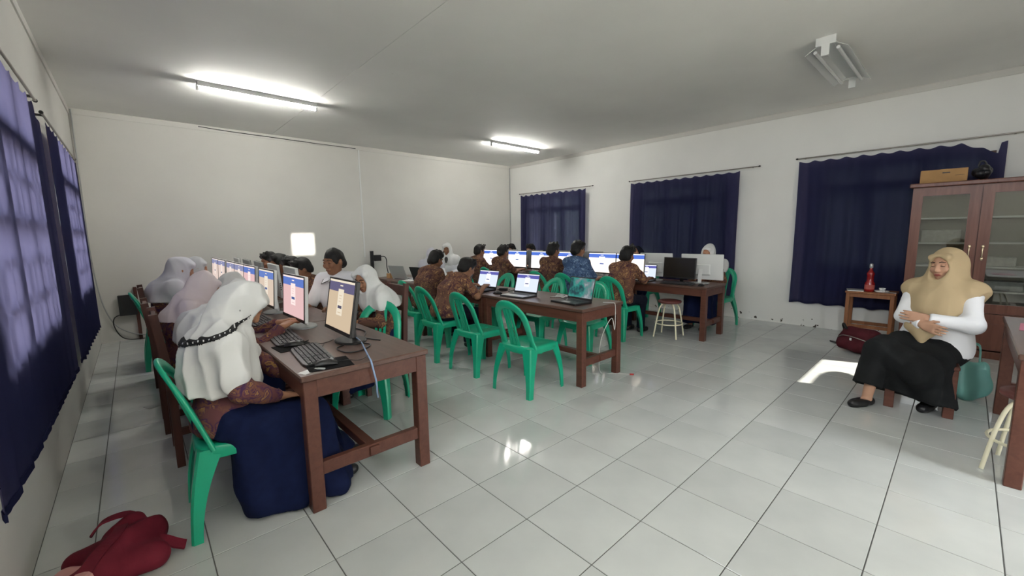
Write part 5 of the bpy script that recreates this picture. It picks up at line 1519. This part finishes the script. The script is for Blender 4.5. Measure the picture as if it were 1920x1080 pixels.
# students near the far wall
person('student in white with black neckline facing the room', (4.66, 7.03, 0), R(224), s=.96, seat=.44, lean=2, curve=4, neck=2, head_pitch=4, hands=((.25, .12, .70), (.25, -.12, .70)), outfit='girl', shirt=M_SHIRTW, scarf=M_WCLOTH, skin=M_SKIN2, h=.010, group='students by the far wall', hair_seed=40, face=True, inner=True)
person('girl in white headscarf right behind the tousled boy', (4.12, 6.77, 0), R(240), s=.88, seat=.44, lean=6, curve=14, neck=10, head_pitch=26, hands=((.30, .12, .72), (.30, -.12, .72)), outfit='girl', shirt=M_SHIRTW, scarf=M_LCLOTH, h=.010, group='students by the far wall', hair_seed=41)
person('girl in white headscarf bowing low next to the student facing the room', (4.99, 7.47, 0), R(222), s=.84, seat=.42, lean=18, curve=18, neck=12, head_pitch=40, hands=((.35, .12, .72), (.35, -.12, .72)), outfit='girl', shirt=M_SHIRTW, scarf=M_WCLOTH, h=.010, group='students by the far wall', hair_seed=42)
# navy curtain row, facing +X
cb_ = [((4.88, 3.16), 8, 12, 8, .95, M_BAT, 'batik boy reaching for the small laptop', ((.40, .10, .77), (.50, -.16, .775)), 0),
       ((4.88, 3.95), 2, 6, 6, 1.02, M_BATB, 'boy in blue batik shirt', ((.40, .14, .77), (.36, -.18, .74)), -14),
       ((4.88, 4.47), 4, 6, 6, .99, M_BATD, 'batik boy beside the blue batik boy', ((.42, .14, .77), (.40, -.14, .77)), -8),
       ((4.88, 5.74), 6, 10, 8, .93, M_BATD, 'batik boy second from the far end, by the corner curtain', ((.42, .14, .77), (.46, -.14, .77)), -6),
       ((4.88, 6.42), 4, 10, 8, .93, M_BATD, 'batik boy at the far end, by the corner curtain', ((.42, .14, .77), (.40, -.14, .77)), -10)]
for k, ((x, y), le, cu, pi_, s_, sh_, lab, hd, yw) in enumerate(cb_):
    person(lab, (x, y, 0), 0, s=s_, lean=le, curve=cu, head_pitch=pi_, head_yaw=yw, hands=hd, shirt=sh_, skin=M_SKIN2, h=.009 if k < 3 else .010, group=GC, hair_seed=50 + k)
# behind the monitors, facing -X
person('girl in white headscarf half hidden by the white monitor back', (6.42, 2.57, 0), PI, s=.93, lean=4, curve=8, head_pitch=16, hands=((.32, .12, .74), (.32, -.12, .74)), outfit='girl', shirt=M_BAT, scarf=M_WCLOTH, h=.010, group=GD, hair_seed=60, skirt_w=1.2)
r_, pf = person('student hidden behind monitors, holding up a phone', (6.42, 3.72, 0), PI, s=.88, lean=6, curve=14, head_pitch=20, hands=((.26, .06, 1.06), (.34, -.12, .74)), outfit='girl', shirt=M_DNAVY, scarf=M_DNAVY, h=.010, group=GD, hair_seed=61, palm=((1, 0, 0), (0, 0, -1)), skirt_w=1.2)
person('dark-haired boy whose hair shows above the furthest grey gap', (6.42, 6.92, 0), PI, s=.90, lean=4, curve=10, head_pitch=14, hands=((.36, .12, .76), (.36, -.12, .76)), shirt=M_BATD, h=.010, group=GD, hair_seed=62)
person('dark-haired boy whose hair shows above the clear white page', (6.42, 6.30, 0), PI, s=.90, lean=4, curve=10, head_pitch=14, hands=((.36, .12, .76), (.36, -.12, .76)), shirt=M_BATD, h=.010, group=GD, hair_seed=63)
# the phone in the raised hand
w_, d_, pn_, ts_ = pf['hand'][1]
ph = MB(); A = Matrix((( *ts_, 0), (*pn_, 0), (*d_, 0), (0, 0, 0, 1))).transposed(); A.translation = Vector(w_ + d_ * .11 + pn_ * .020)
ph.bbox(-.036, .036, -.004, .004, -.05, .10, .003, A); phone = ph.build('phone', M_BLACK)
phone.matrix_world = Matrix.Translation((6.42, 3.72, 0)) @ Matrix.Rotation(PI, 4, 'Z'); tag(phone, 'black phone held up above the monitors', 'phone')
ph = MB(); ph.box(-.033, .033, .0041, .0046, -.045, .095, A); ph.build('screen', M_OFF, phone)

# the woman sitting with folded arms
wroot, wf = person('woman in beige headscarf and white blouse sitting with folded arms', (4.65, .10, 0), R(158), s=.99, seat=.405, lean=-6, curve=2, neck=6, head_pitch=2, head_yaw=-8, head_tilt=4,
       hands=((.225, .035, .735), (.25, .03, .685)), feet=((.10, .06), (.47, -.17)), outfit='woman', shirt=M_SHIRTW, lower=M_BSKIRT, scarf=M_BEIGE, skin=M_SKIN3, h=.0075, fat=.014,
       long_drape=.30, hair_seed=70, face='closed', lips=M_LIP, palm=((-1, 0, -.1), (-1, 0, -.1)), elbow_out=1.3, skirt_hem=.05, hem_slope=.32, skirt_w=1.35, curl=18, vee=1.7, drape_arm=.05)
# point of the scarf hanging below the folded arms
tp = Soft(); tp.cap((.20, -.02, .66), (.22, .02, .54), .055, .012, .03); tp.cap((.19, .06, .66), (.22, .02, .55), .05, .012, .03); tp.cap((.19, -.07, .66), (.22, .01, .55), .045, .012, .03)
link('scarf_tail', tp.mesh('scarf_tail', M_BEIGE, .008, .003, 30, 5), wroot)

# ================================================================== bags
def soft_obj(name, S, m, h, loc, rz, label, cat, folds=.006, fs=16, seed=1, group=None):
    o = link(name, S.mesh(name, m, h, folds, fs, seed, [(v3(0, 0, .004), (0, 0, -1))]), None, loc, (0, 0, rz)); tag(o, label, cat, group); return o
# maroon rucksack by the side table
S = Soft(); S.cap((-.12, 0, .11), (.14, 0, .12), .115, .10, .06); S.cap((-.10, 0, .20), (.10, .02, .22), .09, .08, .06); S.cap((-.05, .10, .10), (.12, .10, .09), .08, .07, .05); S.cap((-.20, -.03, .08), (-.16, .08, .08), .07, None, .05)
bp_ = soft_obj('backpack', S, M_BAGDK, .010, (6.12, .72, 0), R(60), 'maroon backpack slumped against the ochre side table', 'backpack', .008, 14, 2)
mb = MB(); mb.tube(smooth_path([(.10, .10, .27), (.20, .02, .30), (.26, -.06, .24), (.22, -.10, .12)], 6), .014, 6); mb.build('shoulder_strap', M_STRAPB, bp_)
mb = MB(); mb.tube(smooth_path([(-.18, .10, .16), (-.05, .17, .20), (.08, .17, .20), (.18, .12, .15)], 6), .005, 5); mb.build('zip', M_ROD, bp_)
mb = MB(); mb.bbox(-.012, .012, -.003, .003, -.03, .0, .002); mb.build('zip_pull', M_WPLAS, bp_, (-.02, .185, .19))
# flat maroon bag on the floor in front
S = Soft(); S.cap((-.10, -.10, .05), (.14, -.06, .05), .06, .055, .06); S.cap((-.12, .06, .05), (.10, .12, .05), .055, .06, .06); S.cap((-.02, -.02, .075), (.06, .06, .08), .07, .06, .06); S.cap((.10, .10, .06), (.13, -.04, .06), .055, None, .05)
S.cap((-.02, .16, .06), (.04, .19, .10), .04, .045, .04)
fb = soft_obj('cloth_bag', S, M_BAGRED, .008, (-.20, 2.37, 0), R(-10), 'maroon cloth bag lying on the floor by the curtain', 'bag', .008, 22, 4)
mb = MB(); mb.sweep(smooth_path([(.02, .10, .145), (.02, .02, .155), (-.02, -.06, .14), (-.06, -.13, .10)], 5), rect(.022, .004), (1, .2, 0)); mb.build('strap', M_BAGRED, fb)
mb = MB(); mb.sweep(smooth_path([(.10, .04, .08), (.17, .00, .075), (.22, -.02, .05), (.25, -.02, .03)], 5), rect(.024, .005), (0, 1, .3)); mb.build('handle', M_BAGRED, fb)
mb = MB(); mb.sweep(smooth_path([(-.10, .16, .10), (-.06, .20, .135), (.02, .22, .13), (.06, .20, .09)], 5), rect(.020, .004), (.2, 1, 0)); mb.build('loop', M_BAGRED, fb)
# pink bag in front
S = Soft(); S.cap((-.14, 0, .04), (.12, -.02, .05), .05, .055, .06); S.cap((-.05, .06, .06), (.06, .05, .07), .05, .045, .05); S.cap((.06, -.02, .05), (.18, -.06, .04), .045, .03, .04); S.cap((-.12, .05, .05), (-.16, .10, .09), .035, .02, .03)
pb = soft_obj('cloth_bag', S, M_BAGPINK, .008, (-.355, 2.22, 0), R(-100), 'pale pink cloth bag beside the maroon bag on the floor', 'bag', .009, 26, 6)
mb = MB(); mb.sweep(smooth_path([(-.02, .05, .12), (.01, .10, .13), (.06, .12, .09), (.10, .08, .06)], 5), rect(.016, .004), (1, 0, 0)); mb.build('strap', M_BAGPINK, pb)
# teal handbag behind the woman
S = Soft(); S.cap((0, -.06, .06), (0, .06, .06), .055, None, .04); S.cap((0, -.05, .14), (0, .05, .14), .035, None, .05)
tb = soft_obj('shopping_bag', S, M_TEAL, .008, (4.94, -.075, 0), R(30), 'teal plastic bag standing behind the stool of the seated woman', 'bag', .006, 26, 8)
tb.location = (4.72, -.0, .4055); tb.scale = (.8, .8, .9)
mb = MB(); mb.tube(smooth_path([(0, -.04, .16), (0, -.03, .24), (0, .03, .24), (0, .04, .16)], 5), .006, 6); mb.build('bag_handle', M_TEAL, tb)
tb.location = (5.02, -.12, 0); tb.scale = (1.2, 1.2, 1.9)
# scrap of paper on the floor
mb = MB(); mb.box(-.08, .08, -.05, .05, 0, .002); tag(mb.build('paper_scrap', M_GPLAS, loc=(.02, 4.62, .0005), rot=(0, 0, .4)), 'grey paper scrap on the floor by the window wall', 'paper')
mb = MB(); mb.bbox(-.05, .05, -.02, .02, 0, .015, .004); tag(mb.build('strap_buckle', M_BLACK, loc=(6.45, 1.02, .0005), rot=(0, 0, .9)), 'small black clip on the floor by the backpack', 'clip')
